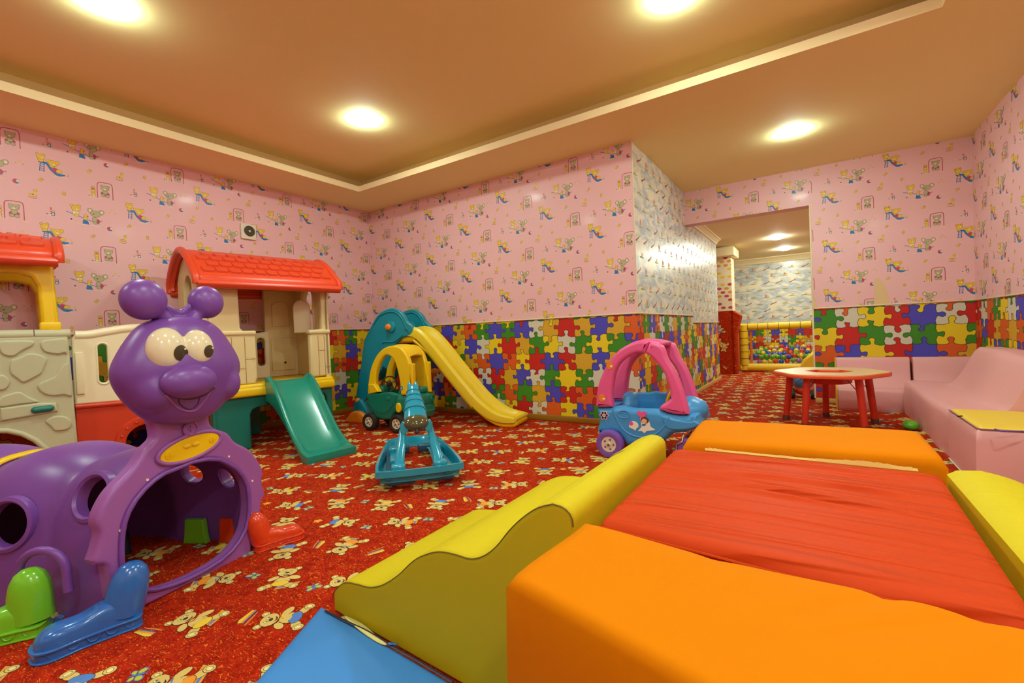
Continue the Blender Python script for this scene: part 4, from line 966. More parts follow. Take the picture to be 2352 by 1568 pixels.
    slots = [rrect(-.955+.135*k, .67, -.905+.135*k, .95, .024) for k in range(5)]
    top = [(b1_, 1.03), (-.45, 1.065), (-.6, 1.075), (-.78, 1.07), (-.92, 1.045), (-1.0, 1.03), (b0_+.02, 1.03)]
    part('bridge_railing', plate([[(b0_, .53), (b1_, .51)]+cr(top, 3, False)+[(b0_, 1.0)]]+slots, .05, .012, W(O+.01)), 'cream_plastic', T)
    part('handrail', tube([f.w(x, z-.01, O-.012) for x, z in cr(top, 4, False)], .034, 12), 'cream_plastic', T)
    for k in range(5): part('slot_rim', tube([f.w(x, z, O+.010) for x, z in [(p_[0], p_[1]) for p_ in rrect(-.962+.135*k, .66, -.898+.135*k, .96, .03)]], .006, 8, closed=True), 'cream_plastic', T)
    part('railing_hinge', rbox(b0_+.01, .60, -.05, b0_+.055, .90, .012, .008, W(O+.012)), 'cream_plastic', T)
    part('bridge_deck', slab([(b0_, O-.03), (b1_, O-.03), (b1_, -.6), (b0_, -.6)], .48, .52, .008), 'red_plastic', T)
    # stone tower
    g0, g1 = -1.95, -1.10
    arc = [(-1.75, 0)]+[(-1.46+.24*math.cos(math.pi-math.pi*k/14)*1.2, .0+.42*math.sin(math.pi*k/14)) for k in range(1, 14)]+[(-1.17, 0)]
    arc = [(x, max(z, 0)) for x, z in arc]
    P_ = [(g0, 0), (-1.76, 0)]+[(-1.48-.28*math.cos(math.pi*k/14), .41*math.sin(math.pi*k/14)) for k in range(0, 15)]+[(-1.18, 0), (g1+.012, 0), (g1-.012, 1.02), (g0, 1.02)]
    part('stone_wall', plate([P_], .06, .016, W(.02)), 'stone', T)
    part('stone_cap', one([tube([f.w(a, 1.028, -.01), f.w(b, 1.028, -.01)], .034, 12) for a, b in ((-1.27, g1+.0), (-1.62, -1.275), (-1.95, -1.625))]), 'stone', T)
    part('arch_trim', tube([f.w(-1.48-.295*math.cos(math.pi*k/14), .43*math.sin(math.pi*k/14), .018) for k in range(0, 15)], .017, 10), 'stone', T)
    gz = lambda L: [f.px(x/4.9, 740+y/4.9, .02) for x, y in L]
    stones = [[(120, 440), (170, 410), (250, 380), (310, 352), (400, 352), (480, 375), (530, 420), (500, 500), (470, 570), (380, 625), (300, 665), (250, 675), (200, 640), (110, 560)],
              [(420, 720), (470, 670), (560, 635), (630, 590), (690, 500), (770, 462), (790, 640), (812, 825), (720, 815), (640, 825), (560, 825), (470, 790)],
              [(450, 250), (480, 205), (600, 190), (745, 190), (760, 350), (720, 345), (640, 360), (500, 330)],
              [(5, 330), (-10, 220), (180, 205), (365, 210), (370, 260), (250, 320), (160, 380), (60, 375)],
              [(510, 1120), (560, 1070), (640, 1050), (740, 1060), (800, 1110), (800, 1170), (740, 1210), (620, 1220), (570, 1170)],
              [(0, 590), (60, 600), (110, 660), (90, 730), (20, 765), (-60, 740), (-70, 620)],
              [(0, 850), (120, 800), (230, 785), (310, 830), (400, 870), (430, 898), (200, 925), (0, 950)]]
    for L_ in stones: part('stone_relief', plate([cr(gz(L_), 4)], .024, .010, W(.032), 4), 'stone', T)
    bp = gz([(0, 965), (250, 930), (420, 905), (640, 905), (650, 1000), (380, 1050), (0, 1115)]); part('stone_ledge', plate([bp], .03, .012, W(.036)), 'stone', T)
    a_, b_ = gz([(400, 985), (560, 965)]); part('green_button', tube([f.w(a_[0], a_[1], .036), f.w(b_[0], b_[1], .036)], [.022, .022], 16), 'teal_dark', T)
    for q, z in ((a_[0], a_[1]), (b_[0], b_[1])): part('green_button', ball(f.w(q, z, .036), .022), 'teal_dark', T)
    part('stone_wall', plate([[(0, 0), (.68, 0), (.68, 1.02), (0, 1.02)]], .05, .012, Fr(f.w(g1-.01, 0, 0)[:2], t=-f.n).M()), 'stone', T)
    part('tower_floor', slab([(g0, -.04), (g1-.05, -.04), (g1-.05, -.66), (g0, -.66)], .50, .53, .006), 'red_plastic', T)
    # yellow window frame and roof of the tower
    yf = [[(g0+.02, 1.05), (g0+.02, 1.50), (-1.165, 1.50), (-1.15, 1.055), (-1.235, 1.055), (-1.245, 1.35), (-1.27, 1.41), (-1.33, 1.43), (-1.75, 1.43), (-1.82, 1.38), (-1.84, 1.06)]]
    part('yellow_frame', plate(yf, .075, .02, W(.0)), 'yellow', T)
    part('yellow_frame', plate(yf, .06, .02, W(-.55)), 'yellow', T)
    part('post_foot', rbox(-1.245, 1.05, -.085, -1.14, 1.11, .008, .012, W(0)), 'yellow', T)
    p2 = [(.10, 1.515), (.10, 1.565), (.0, 1.64), (-.12, 1.69), (-.25, 1.715), (-.40, 1.72), (-.55, 1.70), (-.64, 1.64), (-.7, 1.56), (-.7, 1.51)]
    roof(g0-.05, -1.135, 'tower_roof', p2, n=6)
build_playhouse()
def TX(x, y, z): return Matrix.Translation((x, y, z))
def RX(a): return Matrix.Rotation(a, 4, 'X')
def RY(a): return Matrix.Rotation(a, 4, 'Y')
def RZ(a): return Matrix.Rotation(a, 4, 'Z')
def wheel(par, M, r, w, tyre, hub, nm='wheel', holes=5, flat=False):
    """axle along local z, outer side +z"""
    t = part(nm, lathe([(.0001, -w/2), (r*.8, -w/2), (r*.95, -w*.42), (r, -w*.2), (r, w*.2), (r*.95, w*.42), (r*.78, w*.5), (r*.58, w*.42), (r*.56, w*.30)], 36, M), tyre, par)
    h = part('hub', lathe([(r*.56, w*.30), (r*.55, w*.42), (r*.3, w*.36), (r*.14, w*.40), (r*.1, w*.5), (.0001, w*.52)], 32, M), hub, t)
    for k in range(holes):
        a = 2*math.pi*k/holes; part('hub_hole', lathe([(r*.085, 0), (.0001, .0012)], 12, M @ TX(r*.36*math.cos(a), r*.36*math.sin(a), w*.385)), tyre, h)
    part('axle_cap', ball((M @ Vector((0, 0, w*.5))), r*.1, 10, 8), 'metal_grey', h)
    return t
# ------------------------------------------------------------------ blue and yellow slide in the corner
def build_corner_slide():
    f = Fr((.80, -.825), t=(.98, .2)); WD = .36
    T = thing('toddler_slide', f.w(.8, 0, -.2), 'tall toddler slide with yellow chute, blue whale-like sides and orange steps, in the room corner', 'slide')
    z5 = lambda L: f.pts([(700+x/5.227, 700+y/5.227) for x, y in L])
    out = z5([(600, 1210), (605, 1120), (640, 900), (670, 740), (690, 560), (700, 500)]) + cr(z5([(710, 420), (790, 260), (850, 150), (920, 80), (1040, 37), (1130, 70), (1190, 130), (1225, 200), (1290, 255), (1295, 320), (1250, 368), (1170, 395), (1100, 455), (1060, 520), (1045, 640), (1030, 735), (985, 775), (940, 745)]), 3, False) + z5([(900, 820), (830, 930), (760, 1080), (700, 1180), (690, 1215)])
    for off, lab in ((0, 0), (-WD, 1)):
        pn = part('side_panel', plate([out], .05, .014, f.M(off), 4), 'blue_slide', T)
        rim = cr(z5([(830, 230), (905, 125), (1040, 80), (1120, 110), (1165, 160), (1200, 230), (1225, 290)]), 4, False)
        part('rim_bead', tube([f.w(x, z, off+.003) for x, z in rim], .007, 8), 'blue_slide', pn)
        rim2 = cr(z5([(1180, 360), (1090, 430), (1050, 445), (950, 445), (925, 480), (930, 530)]), 4, False)
        part('rim_bead', tube([f.w(x, z, off+.003) for x, z in rim2], .007, 8), 'blue_slide', pn)
        bx, bz = f.px(700+1035/5.227, 700+265/5.227)
        part('boss', lathe([(.062, 0), (.056, .018), (.045, .022), (.0001, .022)], 30, f.M(off) @ TX(bx, bz-.0, 0)), 'blue_slide', pn)
        if not lab:
            part('bolt_cap', lathe([(.034, .02), (.034, .036), (.027, .044), (.014, .046), (.012, .052), (.0001, .053)], 10, f.M(off) @ TX(bx-.016, bz, 0)), 'orange_plastic', pn)
            cx, cz = f.px(700+645/5.227, 700+1150/5.227)
            part('bolt_cap', lathe([(.032, .0), (.032, .02), (.024, .03), (.012, .036), (.0001, .037)], 10, f.M(off) @ TX(cx, cz, 0)), 'orange_plastic', pn)
            ms = f.px(700+1200/5.227, 700+290/5.227); me_ = f.px(700+1250/5.227, 700+330/5.227)
            part('mouth_groove', tube([f.w(ms[0], ms[1], .002), f.w(me_[0], me_[1], .002)], .004, 6), 'navy', pn)
    # flared foot
    fo = [f.w(-.14, .24, .02), f.w(-.07, .26, .02), f.w(.06, .14, .09), f.w(.09, .02, .13), f.w(-.24, .02, .13)]
    part('foot', blob([plate([[(-.15, .13), (-.13, .25), (-.04, .25), (.04, .14), (.06, .08), (-.20, .08)]], .09, .02, f.M(.035))], .008, 4), 'blue_slide', T)
    part('foot_pad', blob([plate([cr([(-.24, 0), (.08, 0), (.05, .07), (-.03, .125), (-.14, .12), (-.2, .06)], 3)], .14, .025, f.M(.08)), plate([cr([(-.24, 0), (.08, 0), (.03, .05), (-.16, .05)], 3)], .30, .02, f.M(.08))], .010, 4), 'orange_plastic', T)
    part('foot_pad', plate([cr([(-.22, 0), (.06, 0), (.03, .07), (-.14, .08)], 3)], .14, .02, f.M(-WD+.04)), 'orange_plastic', T)
    # steps and cross bar
    for k, (s_, z) in enumerate(((.0, .22), (.06, .42), (.12, .62), (.2, .80))): part('step', rbox(s_-.03, z-.02, -WD, s_+.12, z+.02, -.03, .012, f.M()), 'orange_plastic', T)
    part('platform', rbox(.22, .85, -WD, .62, .90, -.04, .02, f.M()), 'orange_plastic', T)
    part('cross_bar', rbox(.60, .50, -WD-.06, 1.05, .545, -WD-.02, .012, f.M()), 'orange_plastic', T)
    part('support_leg', plate([[(.42, 0), (.5, 0), (.58, .85), (.48, .85)]], .05, .012, f.M(-WD+.12)), 'yellow', T)
    # chute: cross sections along a path
    yl = [(.42, .93), (.55, .955), (.68, .93), (.82, .80), (1.0, .585), (1.16, .40), (1.30, .245), (1.43, .14), (1.56, .085), (1.68, .075), (1.75, .08)]
    P = cr(yl, 4, False); V = []; F = []
    cs = [(-.5, -.03), (-.5, .045), (-.46, .065), (-.41, .05), (-.36, .0), (-.25, -.02), (0, -.025), (.25, -.02), (.36, .0), (.41, .05), (.46, .065), (.5, .045), (.5, -.03)]
    K = len(cs); n = len(P)
    for i, (s_, z) in enumerate(P):
        a, b = P[max(i-1, 0)], P[min(i+1, n-1)]; dx, dz = b[0]-a[0], b[1]-a[1]; L_ = math.hypot(dx, dz); nx, nz = -dz/L_, dx/L_
        u = i/(n-1); wd = .33; fl = 1.0 if u < .72 else 1.0-.9*(u-.72)/.28
        for c, h in cs:
            hh = h*fl if h > 0 else h
            V.append(f.w(s_+nx*hh*1.0+.26*(0), z+nz*hh, -WD/2-c*wd*-1))
    for i in range(n-1):
        for j in range(K-1): a = i*K+j; F.append((a, a+1, a+K+1, a+K))
    me = mk(V, F, ang=50); me = apply(me, lambda o: setattr_mod(o, 'SOLIDIFY', thickness=.022, offset=0)); me = apply(me, lambda o: setattr_mod(o, 'BEVEL', width=.009, segments=3, limit_method='ANGLE', angle_limit=.6)); smooth(me, 55)
    ch = part('chute', me, 'yellow_light', T)
    e0, e1 = f.w(1.75, .075, -WD/2-.165), f.w(1.75, .075, -WD/2+.165)
    part('chute_lip', tube([e0, e1], [.020, .020], 14), 'yellow_light', ch)
    bl = cr([(1.24, .25), (1.34, .14), (1.45, .06), (1.58, .0), (1.74, .0), (1.77, .05), (1.70, .065), (1.5, .085), (1.36, .18)], 3)
    part('chute_foot', plate([bl], .31, .02, f.M(-WD/2+.155)), 'yellow', ch)
    part('chute_shoulder', one([rbox(.48, .86, -WD+.03, .66, .93, -.03, .02, f.M())]), 'yellow', ch)
    for o in (-.03, -WD+.03): part('under_rail', tube([f.w(.64, .88, o), f.w(.82, .74, o), f.w(1.0, .525, o), f.w(1.16, .34, o), f.w(1.3, .19, o)], .018, 8), 'yellow', ch)
build_corner_slide()

# ------------------------------------------------------------------ ride-in toy cars
def build_green_car():
    O = (1.195, -1.105); f = Fr(O, t=(.99, .12)); WD = .30
    T = thing('toy_car', f.w(.3, 0, -.2), 'green and yellow ride-in toy car with black wheels, parked in front of the toddler slide', 'toy car')
    z = lambda L: f.pts([(700+x/5.227, 700+y/5.227) for x, y in L])
    body = cr(z([(725, 1075), (765, 1062), (900, 1060), (1000, 1050), (1080, 1070), (1130, 1085), (1285, 1085)]), 2, False)+[(.60, .34), (.615, .28), (.60, .24), (.625, .19), (.60, .13), (.50, .115)]+z([(1215, 1330), (1190, 1310), (1130, 1290), (1070, 1310), (1040, 1360), (1035, 1388), (900, 1392), (840, 1370), (800, 1310), (770, 1270), (715, 1200), (705, 1170), (730, 1130)])
    bm_ = plate([body], WD, .05, f.M(.0), 5)
    cav = plate([[(.10, .14), (.40, .14), (.40, .6), (.10, .6)]], WD-.09, .02, f.M(-.045))
    cav2 = plate([[(.44, .26), (.55, .26), (.55, .6), (.44, .6)]], WD-.10, .02, f.M(-.05))
    B = part('body', cut(bm_, [cav, cav2], 40), 'car_green', T)
    door = cr(z([(775, 1068), (900, 1068), (1000, 1055), (1060, 1075), (1108, 1085), (1085, 1150), (1040, 1230), (980, 1290), (920, 1300), (860, 1260), (800, 1190), (775, 1130)]), 3)
    part('door', plate([door], .02, .008, f.M(.006)), 'car_green', T); part('door_gap', tube([f.w(a, b, .001) for a, b in door], .004, 6, closed=True), 'teal_dark', T)
    h = f.px(700+1003/5.227, 700+1122/5.227); part('door_handle', plate([ell(h[0], h[1], .028, .02)], .012, .005, f.M(.012)), 'car_green', T)
    h = f.px(700+1130/5.227, 700+1235/5.227); part('headlight', plate([cr([(h[0]-.022, h[1]-.035), (h[0]+.01, h[1]-.045), (h[0]+.032, h[1]-.01), (h[0]+.026, h[1]+.03), (h[0]+.014, h[1]+.045), (h[0]-.014, h[1]+.045), (h[0]-.03, h[1]+.01)], 3)], .03, .010, f.M(.016)), 'yellow', T)
    # yellow cab: two side arches, rear window frame, roof
    a_out = z([(725, 1080), (735, 980), (760, 760), (830, 640), (920, 545), (1040, 495), (1160, 487), (1260, 505), (1340, 545), (1400, 600)])
    a_in = z([(830, 945), (840, 800), (880, 690), (930, 620), (990, 600), (1060, 650), (1100, 760), (1120, 900), (1125, 1085), (765, 1080)])
    arch_ = cr([(-.01, .36), (.0, .44), (.04, .60), (.11, .72), (.20, .80), (.31, .835), (.42, .825), (.49, .77), (.535, .68), (.56, .56), (.574, .45), (.578, .36)], 4, False)+[(.415, .36)]+cr([(.41, .47), (.385, .60), (.345, .70), (.28, .745), (.22, .73), (.16, .66), (.115, .56), (.10, .46)], 3, False)+z([(890, 1045), (770, 1078)])
    for o in (.0, -WD+.06): part('cab_side', plate([arch_], .055, .018, f.M(o), 4), 'yellow', T)
    # roof skin and the wide window in the end of the cab
    e = Fr(f.w(.578, 0, 0)[:2], t=-f.n)
    V = []; F = []; rp = cr([(.16, .775), (.22, .812), (.31, .838), (.42, .828), (.48, .785), (.515, .73)], 4, False)
    for s_, zz in rp:
        for q in range(9): V.append(f.w(s_, zz-.012+.022*math.sin(math.pi*q/8), -.02-(WD-.04)*q/8))
    for i in range(len(rp)-1):
        for q in range(8): a_ = i*9+q; F.append((a_, a_+1, a_+10, a_+9))
    part('roof', apply(mk(V, F, ang=60), lambda o: setattr_mod(o, 'SOLIDIFY', thickness=.03, offset=-1)), 'yellow', T)
    for a_, b_ in ((.0, .055), (WD-.055, WD)): part('cab_pillar', plate([[(a_, .36), (b_, .36), (b_, .66), (a_, .66)]], .05, .016, Fr(f.w(.572, 0, 0)[:2], t=-f.n).M()), 'yellow', T)
    st = f.px(700+1165/5.227, 700+995/5.227); sk = part('sticker', plate([rrect(st[0]-.017, st[1]-.022, st[0]+.017, st[1]+.022, .003)], .002, .0005, f.M(.002)), 'trim_cream', T)
    part('sticker_mark', plate([rrect(st[0]-.014, st[1]-.019, st[0]+.014, st[1]+.019, .002)], .002, .0005, f.M(.0028)), 'car_green', sk)
    part('sticker_mark', plate([cr([(st[0]-.006, st[1]-.014), (st[0], st[1]-.004), (st[0]+.009, st[1]+.012), (st[0]-.002, st[1]+.006), (st[0]-.010, st[1]-.004)], 2)], .002, .0004, f.M(.0036)), 'sticker_white', sk)
    # steering wheel and dashboard
    c = f.px(700+1000/5.227, 700+950/5.227, -.12); Ms = TX(*f.w(c[0]-.0, c[1], -.14)) @ RZ(math.atan2(f.t[1], f.t[0])) @ RY(math.radians(-62)) @ RZ(0)
    Ms = f.M(-.14) @ TX(c[0], c[1], 0) @ RY(math.radians(48)) @ RX(math.radians(12))
    sw = part('steering_wheel', tube([Ms @ Vector((.072*math.cos(a), .078*math.sin(a), 0)) for a in [2*math.pi*k/28 for k in range(28)]], .008, 8, closed=True), 'steering', T)
    part('steering_hub', lathe([(.03, -.02), (.03, .0), (.018, .008), (.0001, .008)], 20, Ms), 'steering', sw)
    for a in (.5, 2.6, 4.7): part('spoke', tube([Ms @ Vector((0, 0, 0)), Ms @ Vector((.07*math.cos(a), .075*math.sin(a), 0))], .007, 6), 'steering', sw)
    part('dashboard', rbox(.05, .34, -WD+.06, .14, .44, -.06, .03, f.M()), 'car_green', T)
    part('seat', rbox(.32, .14, -WD+.06, .43, .40, -.06, .03, f.M()), 'car_green', T)
    part('visor', plate([z([(770, 950), (835, 950), (892, 1040), (860, 1050), (800, 1062), (775, 1010)])], .03, .008, f.M(.012)), 'yellow', T)
    for s_, o, zc in ((.0, -.02, .088), (.385, .0, .088), (.0, -WD+.02, .088), (.41, -WD+.0, .088)):
        out = 1 if o > -.1 else -1
        wheel(T, f.M(o+.018*out) @ TX(s_ if s_ else .02, zc, 0) @ (HZ if out == 1 else RX(math.pi)), .088, .07, 'tyre', 'hub')
    en = Fr(f.w(.612, 0, 0)[:2], t=-f.n)
    part('tail_trim', plate([rrect(.08, .20, .22, .25, .02)], .03, .01, en.M(.008)), 'car_green', T)
    part('tail_roundel', tube([en.w(.24+.03*math.cos(a_), .30+.03*math.sin(a_), .004) for a_ in [2*math.pi*k/20 for k in range(20)]], .004, 6, closed=True), 'car_green', T)
    part('seat_rim', rbox(.40, .36, -WD+.03, .56, .42, -WD+.16, .02, f.M()), 'car_green', T)
build_green_car()

def build_pink_car():
    f = Fr((3.713, -1.02), t=(1, 0)); WD = .38
    T = thing('toy_car', f.w(.25, 0, -.2), 'blue ride-in toy car with pink roof arch, purple wheels and stickers on its door', 'toy car')
    z = lambda L: f.pts([(1340+x/5.227, 760+y/5.227) for x, y in L])
    body = cr(z([(150, 925), (250, 925), (330, 918), (400, 905), (480, 905), (580, 930), (760, 940), (900, 945)]), 2, False)+z([(1000, 990), (1140, 1010), (1260, 1010)])+cr(z([(1330, 1000), (1368, 1010), (1380, 1060), (1402, 1110), (1390, 1140), (1330, 1180)]), 3, False)+z([(1220, 1225), (1100, 1232), (1040, 1250), (1000, 1290), (965, 1325)])+cr(z([(900, 1345), (760, 1375), (600, 1388), (500, 1385)]), 2, False)+z([(470, 1310), (410, 1240), (330, 1225), (240, 1260), (205, 1310)])+cr(z([(180, 1270), (155, 1200), (165, 1140), (175, 1090), (158, 1010)]), 3, False)
    bm_ = plate([body], WD, .045, f.M(0), 5)
    cav = plate([z([(330, 1150), (930, 1150), (930, 700), (330, 700)])], WD-.10, .02, f.M(-.05))
    nose = plate([z([(1265, 990), (1420, 990), (1420, 800), (1265, 800)])], WD-.1, .02, f.M(-.05))
    part('body', cut(bm_, [cav], 40), 'car_blue', T)
    part('bumper_ledge', plate([cr(z([(940, 1020), (1100, 1060), (1280, 1085), (1330, 1070), (1395, 1120), (1340, 1160), (1200, 1190), (1000, 1170)]), 3)], WD-.03, .012, f.M(.004)), 'car_blue', T)
    hood = blob([ball(f.w(*z([(1270, 1000)])[0], -WD/2), (.085, .12, .08)), ball(f.w(*z([(1210, 1010)])[0], -WD/2), (.10, .14, .10))], .009, 4); part('hood', hood, 'car_blue', T)
    rail_ = z([(345, 905), (440, 900), (560, 800), (640, 800), (720, 815), (950, 850), (960, 930), (600, 930)])
    part('far_side', plate([cr(z([(345, 830), (600, 818), (680, 800), (760, 818), (1000, 850), (1020, 950), (345, 950)]), 2)], .04, .012, f.M(-WD+.04)), 'car_blue', T)
    part('seat_back', blob([ball(f.w(*z([(465, 850)])[0], -WD/2+.02), (.05, .09, .055)), rbox(*f.w(0, 0, 0)*0, .01, .01, .01, 0) if False else ball(f.w(*z([(475, 930)])[0], -WD/2+.02), (.055, .11, .075))], .008, 3), 'car_blue', T)
    dr = cr(z([(350, 940), (400, 1060), (470, 1170), (560, 1240), (680, 1275), (800, 1265), (900, 1215), (980, 1130), (1030, 1040)]), 4, False)
    part('door_line', tube([f.w(a, b, -.001) for a, b in dr], .006, 8), 'car_blue', T)
    c = z([(487, 1000)])[0]; part('door_handle', tube([f.w(c[0]+.042*math.cos(a), c[1]+.026*math.sin(a), .0) for a in [2*math.pi*k/24 for k in range(24)]], .004, 6, closed=True), 'car_blue', T)
    # pink cab: wide rear arch and wide front leg on both sides
    rear = cr(z([(145, 915), (150, 800), (175, 640), (250, 450), (360, 290), (480, 190), (580, 140), (680, 115), (790, 130)]), 3, False)+cr(z([(735, 268), (650, 262), (560, 290), (450, 370), (380, 480), (345, 640), (335, 780), (342, 912)]), 3, False)
    front = cr(z([(790, 130), (880, 150), (950, 195), (1040, 290), (1130, 420), (1200, 560), (1250, 700), (1290, 830), (1312, 860)]), 3, False)[:-1]+z([(1310, 862), (1262, 1005)])+cr(z([(1180, 1005), (1080, 995), (960, 960), (908, 935), (935, 890), (1000, 850), (1045, 815)]), 3, False)+cr(z([(1040, 740), (1010, 620), (960, 500), (880, 390), (800, 305), (735, 270)]), 3, False)
    fo = cr(z([(790, 130), (880, 150), (950, 195), (1000, 330), (1100, 500), (1180, 700), (1235, 880), (1262, 1005)]), 3, False)+cr(z([(1180, 1008), (1080, 998), (960, 962), (908, 938), (935, 890), (1000, 850), (1045, 815)]), 3, False)+cr(z([(1040, 740), (1010, 620), (960, 500), (880, 390), (800, 305), (735, 270)]), 3, False)
    for o in (.003, -WD+.07):
        part('rear_arch', plate([rear], .075, .022, f.M(o), 4), 'pink_car', T); part('front_leg', plate([fo], .075, .022, f.M(o), 4), 'pink_car', T)
    V = []; F = []; rp = cr(z([(420, 235), (580, 145), (680, 118), (800, 132), (900, 160)]), 4, False)
    for s_, zz in rp: V += [f.w(s_, zz-.012, -.02), f.w(s_, zz-.004, -WD/2), f.w(s_, zz-.012, -WD+.02)]
    for i in range(len(rp)-1): F += [(3*i, 3*i+1, 3*i+4, 3*i+3), (3*i+1, 3*i+2, 3*i+5, 3*i+4)]
    part('roof', apply(mk(V, F), lambda o: setattr_mod(o, 'SOLIDIFY', thickness=.03, offset=0)), 'pink_car', T)
    c = z([(820, 182)])[0]; part('roof_pin', ball(f.w(c[0], c[1], .004), .007, 10, 8), 'pink_car', T)
    # flower stickers
    for (x, y), r, m in (((318, 415), .026, 'ball_yellow'), ((228, 805), .026, 'ball_yellow')):
        c = z([(x, y)])[0]; pts = [(c[0]+(r+.004*math.cos(9*a))*math.cos(a), c[1]+(r+.004*math.cos(9*a))*math.sin(a)) for a in [2*math.pi*k/54 for k in range(54)]]
        s_ = part('flower_sticker', plate([pts], .002, .0005, f.M(.0055)), 'orange_plastic', T); part('sticker_center', plate([ell(c[0]+.012, c[1]-.004, .010, .007)], .002, .0005, f.M(.0068)), 'sticker_white', s_)
    c = z([(250, 1010)])[0]; fl = lambda r, k: [(c[0]+(r+k*math.cos(6*a))*math.cos(a), c[1]+(r+k*math.cos(6*a))*math.sin(a)) for a in [2*math.pi*q/60 for q in range(60)]]
    s_ = part('flower_sticker', plate([fl(.031, .005)], .002, .0005, f.M(.003)), 'ball_pink' if 'ball_pink' in MATS else 'paper_pink', T)
    part('flower_petals', plate([fl(.024, .005)], .002, .0005, f.M(.0042)), 'navy', s_); part('flower_ring', plate([ell(c[0], c[1], .013, .013)], .002, .0005, f.M(.0054)), 'sticker_white', s_); part('flower_heart', plate([ell(c[0], c[1], .007, .007)], .002, .0005, f.M(.0066)), 'pink_car', s_)
    # balloon girl sticker and cloud sticker, plain generic shapes
    bl = part('cloud_sticker', plate([cr(z([(655, 1200), (700, 1150), (690, 1100), (740, 1090), (790, 1085), (805, 1140), (830, 1165), (865, 1185), (800, 1195), (760, 1200), (735, 1225), (700, 1200)]), 2)], .002, .0005, f.M(.0025)), 'sticker_white', T)
    part('figure_dress', plate([cr(z([(705, 1135), (745, 1135), (748, 1090), (715, 1085)]), 2)], .002, .0004, f.M(.0035)), 'blue_boot', bl)
    part('figure_top', plate([cr(z([(700, 1110), (745, 1115), (750, 1080), (730, 1065), (700, 1080)]), 2)], .002, .0004, f.M(.0045)), 'sticker_white', bl)
    part('figure_arm', plate([z([(690, 1090), (705, 1090), (702, 1045), (682, 1040)])], .002, .0004, f.M(.0045)), 'skin', bl)
    part('figure_hair', plate([ell(*z([(738, 1068)])[0], .028, .022)], .002, .0004, f.M(.0052)), 'hair', bl); part('figure_face', plate([ell(*z([(733, 1078)])[0], .018, .015)], .002, .0004, f.M(.006)), 'skin', bl)
    hc = z([(702, 1000)])[0]; ht = [(hc[0]+.0029*(16*math.sin(a)**3)*.72, hc[1]+.0025*(13*math.cos(a)-5*math.cos(2*a)-2*math.cos(3*a)-math.cos(4*a))*.8) for a in [2*math.pi*k/40 for k in range(40)]]
    part('heart_balloon', plate([ht], .002, .0004, f.M(.0035)), 'pink_car', bl)
    hd = part('cloud_sticker', plate([cr(z([(548, 1135), (570, 1090), (610, 1080), (655, 1110), (660, 1150), (635, 1170), (625, 1195), (600, 1175), (560, 1160)]), 2)], .002, .0005, f.M(.0025)), 'sticker_white', T)
    part('bow', plate([ell(*z([(575, 1108)])[0], .014, .014)], .002, .0004, f.M(.0035)), 'pink_car', hd)
    # steering wheel
    c = z([(1000, 780)])[0]; Ms = f.M(-.16) @ TX(c[0], c[1]-.02, 0) @ RZ(math.radians(-22)) @ RY(math.radians(80))
    sw = part('steering_wheel', tube([Ms @ Vector((.07*math.cos(a), .085*math.sin(a), 0)) for a in [2*math.pi*k/28 for k in range(28)]], .011, 8, closed=True), 'yellow', T)
    for a in (.6, 2.5, 4.7): part('spoke', tube([Ms @ Vector((0, 0, 0)), Ms @ Vector((.07*math.cos(a), .08*math.sin(a), 0))], .008, 6), 'yellow', sw)
    part('steering_hub', ball(Ms @ Vector((0, 0, -.02)), (.03, .03, .03)), 'wheel_purple', sw)
    part('steering_column', tube([Ms @ Vector((0, 0, 0)), f.w(c[0]+.10, c[1]-.1, -.16)], .015, 8), 'yellow', sw)
    wc = z([(337, 1393)])[0]
    for o, s in ((.022, 1), (-WD-.022, -1)): wheel(T, f.M(o) @ TX(wc[0], .098, 0) @ (HZ if s == 1 else RX(math.pi)), .098, .07, 'wheel_purple', 'hub')
    for o, s in ((-.05, 1), (-WD+.05, -1)):
        wheel(T, f.M(o) @ TX(.50, .052, 0) @ (HZ if s == 1 else RX(math.pi)), .052, .05, 'wheel_purple', 'wheel_purple', 'caster', 0)
        part('caster_fork', tube([f.w(.48, .20, o), f.w(.48, .15, o+.04), f.w(.44, .13, o+.04), f.w(.44, .05, o+.04), f.w(.50, .05, o+.04)], .006, 8), 'chrome', T)
        part('caster_cover', plate([cr([(.50, .052), (.44, .09), (.45, .14), (.5, .17), (.55, .14), (.56, .09)], 3)], .05, .012, f.M(o+.03)), 'wheel_purple', T)
build_pink_car()

